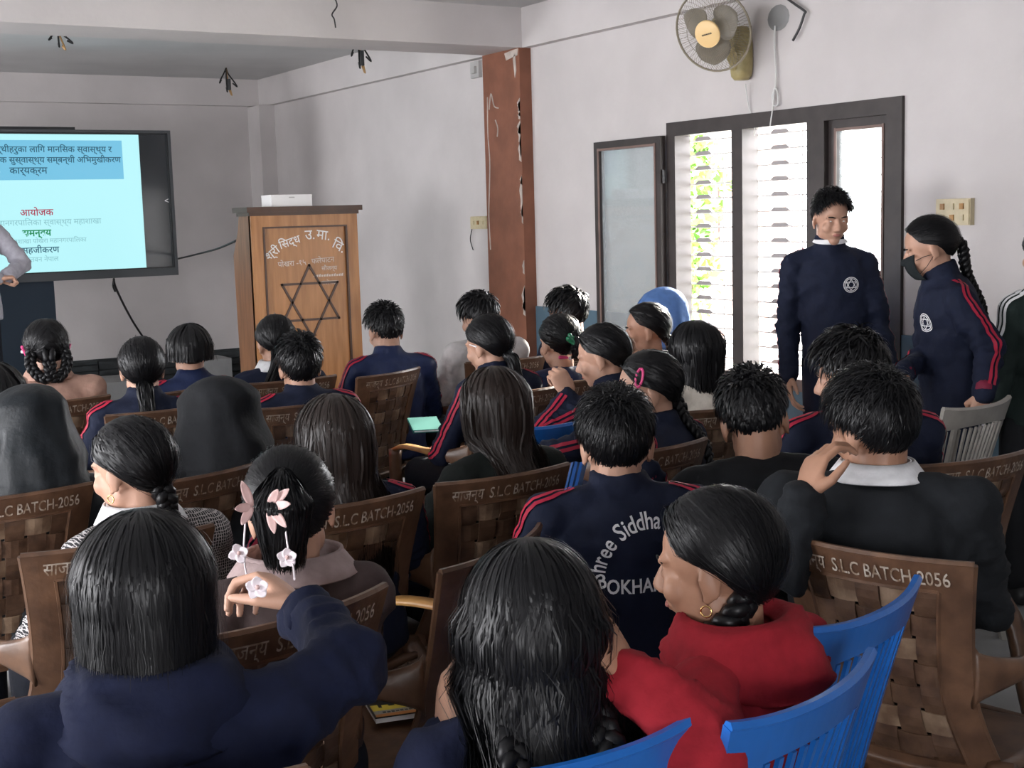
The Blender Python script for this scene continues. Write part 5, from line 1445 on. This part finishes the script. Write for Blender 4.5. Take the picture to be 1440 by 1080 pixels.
MB().box(-.060, .060, -.060, -.044, .0145, .0152).build('cover_band', 'cover_orange', bk)
tt_ = MB()
for k in range(8): tt_.box(-.040 + k * .0105, -.0325 + k * .0105, -.040, -.031 - .002 * (k % 2), .0152, .0156)
tt_.build('cover_title', 'black_plastic', bk)

# ---- flower clip in the mauve girl's hair, its string held by the navy girl
fcl = empty('flower_hair_clip', I12['W'](I12['tp'])); tag(fcl, 'pink flower hair clip with dangling strings of petals', 'hair clip')
def petal(c, d, l, w, nrm, m):
    d = d.normalized(); s = nrm.cross(d).normalized(); nrm = d.cross(s)
    def fn(u, v):
        ww = w * math.sin(math.pi * (.12 + .86 * v)) ** .7; p = c + d * l * v + s * (u - .5) * 2 * ww + nrm * (.25 * l * v * v + .4 * ww * (u - .5) ** 2)
        return p, nrm
    return MB().sheet(fn, 4, 6, .0018).build('petal', m, fcl, True)
o0 = fcl.location.copy()
vr = (RW @ V((1, 0, 0))); vu = V((0, 0, 1)); vb = (EYE - o0).normalized()
def pxo(px, py, d): return at_d(px, py, d) - o0
dep = -(RW.transposed() @ (o0 - EYE)).z
MB().ell(pxo(365, 712, dep - .055), (.022, .018, .02)).build('clip_core', 'hair_black', fcl, True)
for (cx_, cy_), tips in (((354, 712), ((340, 676), (330, 716), (340, 738))), ((378, 712), ((392, 686), (408, 686), (411, 708), (403, 742), (386, 750)))):
    for (tx, ty) in tips:
        a = pxo(cx_, cy_, dep - .095); b = pxo(tx, ty, dep - .115); petal(a, b - a, (b - a).length * 1.1, .0085, vb, 'petal_pink')
def string(pts): 
    MB().tube(catmull(pts, 5), .0018, 5).build('string', 'petal_white', fcl, True)
hd_ = (-(RW.transposed() @ (hw12 - EYE)).z) - .02
string([pxo(345, 735, dep - .09), pxo(343, 770, dep - .10), pxo(345, 800, dep - .11), pxo(352, 824, hd_)])
string([pxo(401, 740, dep - .09), pxo(405, 770, dep - .10), pxo(412, 795, dep - .11), pxo(414, 815, hd_)])
for (cx_, cy_, dd, k, m) in ((336, 778, dep - .10, 4, 'petal_white'), (404, 784, dep - .10, 5, 'petal_white'), (362, 826, hd_ - .01, 5, 'petal_white')):
    for i in range(k):
        a = rad(20 + 360 * i / k); c = pxo(cx_, cy_, dd); petal(c, vr * math.cos(a) + vu * math.sin(a), .019, .0095, vb, m)
    MB().ell(pxo(cx_, cy_, dd - .004), (.004, .004, .004), n=8, m=6).build('bead', 'petal_pink', fcl, True)

# ---- turquoise notebook on the hairpin girl's lap
mat('folder_teal', (.01, .13, .11), .6, .3)
fo = at_d(598, 598, 5.45); fd = empty('notebook', (fo.x, fo.y, fo.z - .004), rad(-20)); fd.rotation_euler.x = rad(8); tag(fd, 'small turquoise notebook held on the hairpin girl\'s lap', 'notebook')
MB().box(-.06, .06, -.09, .09, 0, .003).build('cover', 'folder_teal', fd); MB().box(-.06, .06, -.09, .09, .010, .013).build('cover', 'folder_teal', fd)
MB().box(-.057, .057, -.087, .087, .003, .010).build('pages', 'paper_white', fd); MB().box(-.062, -.058, -.09, .09, 0, .013).build('spine', 'folder_teal', fd)
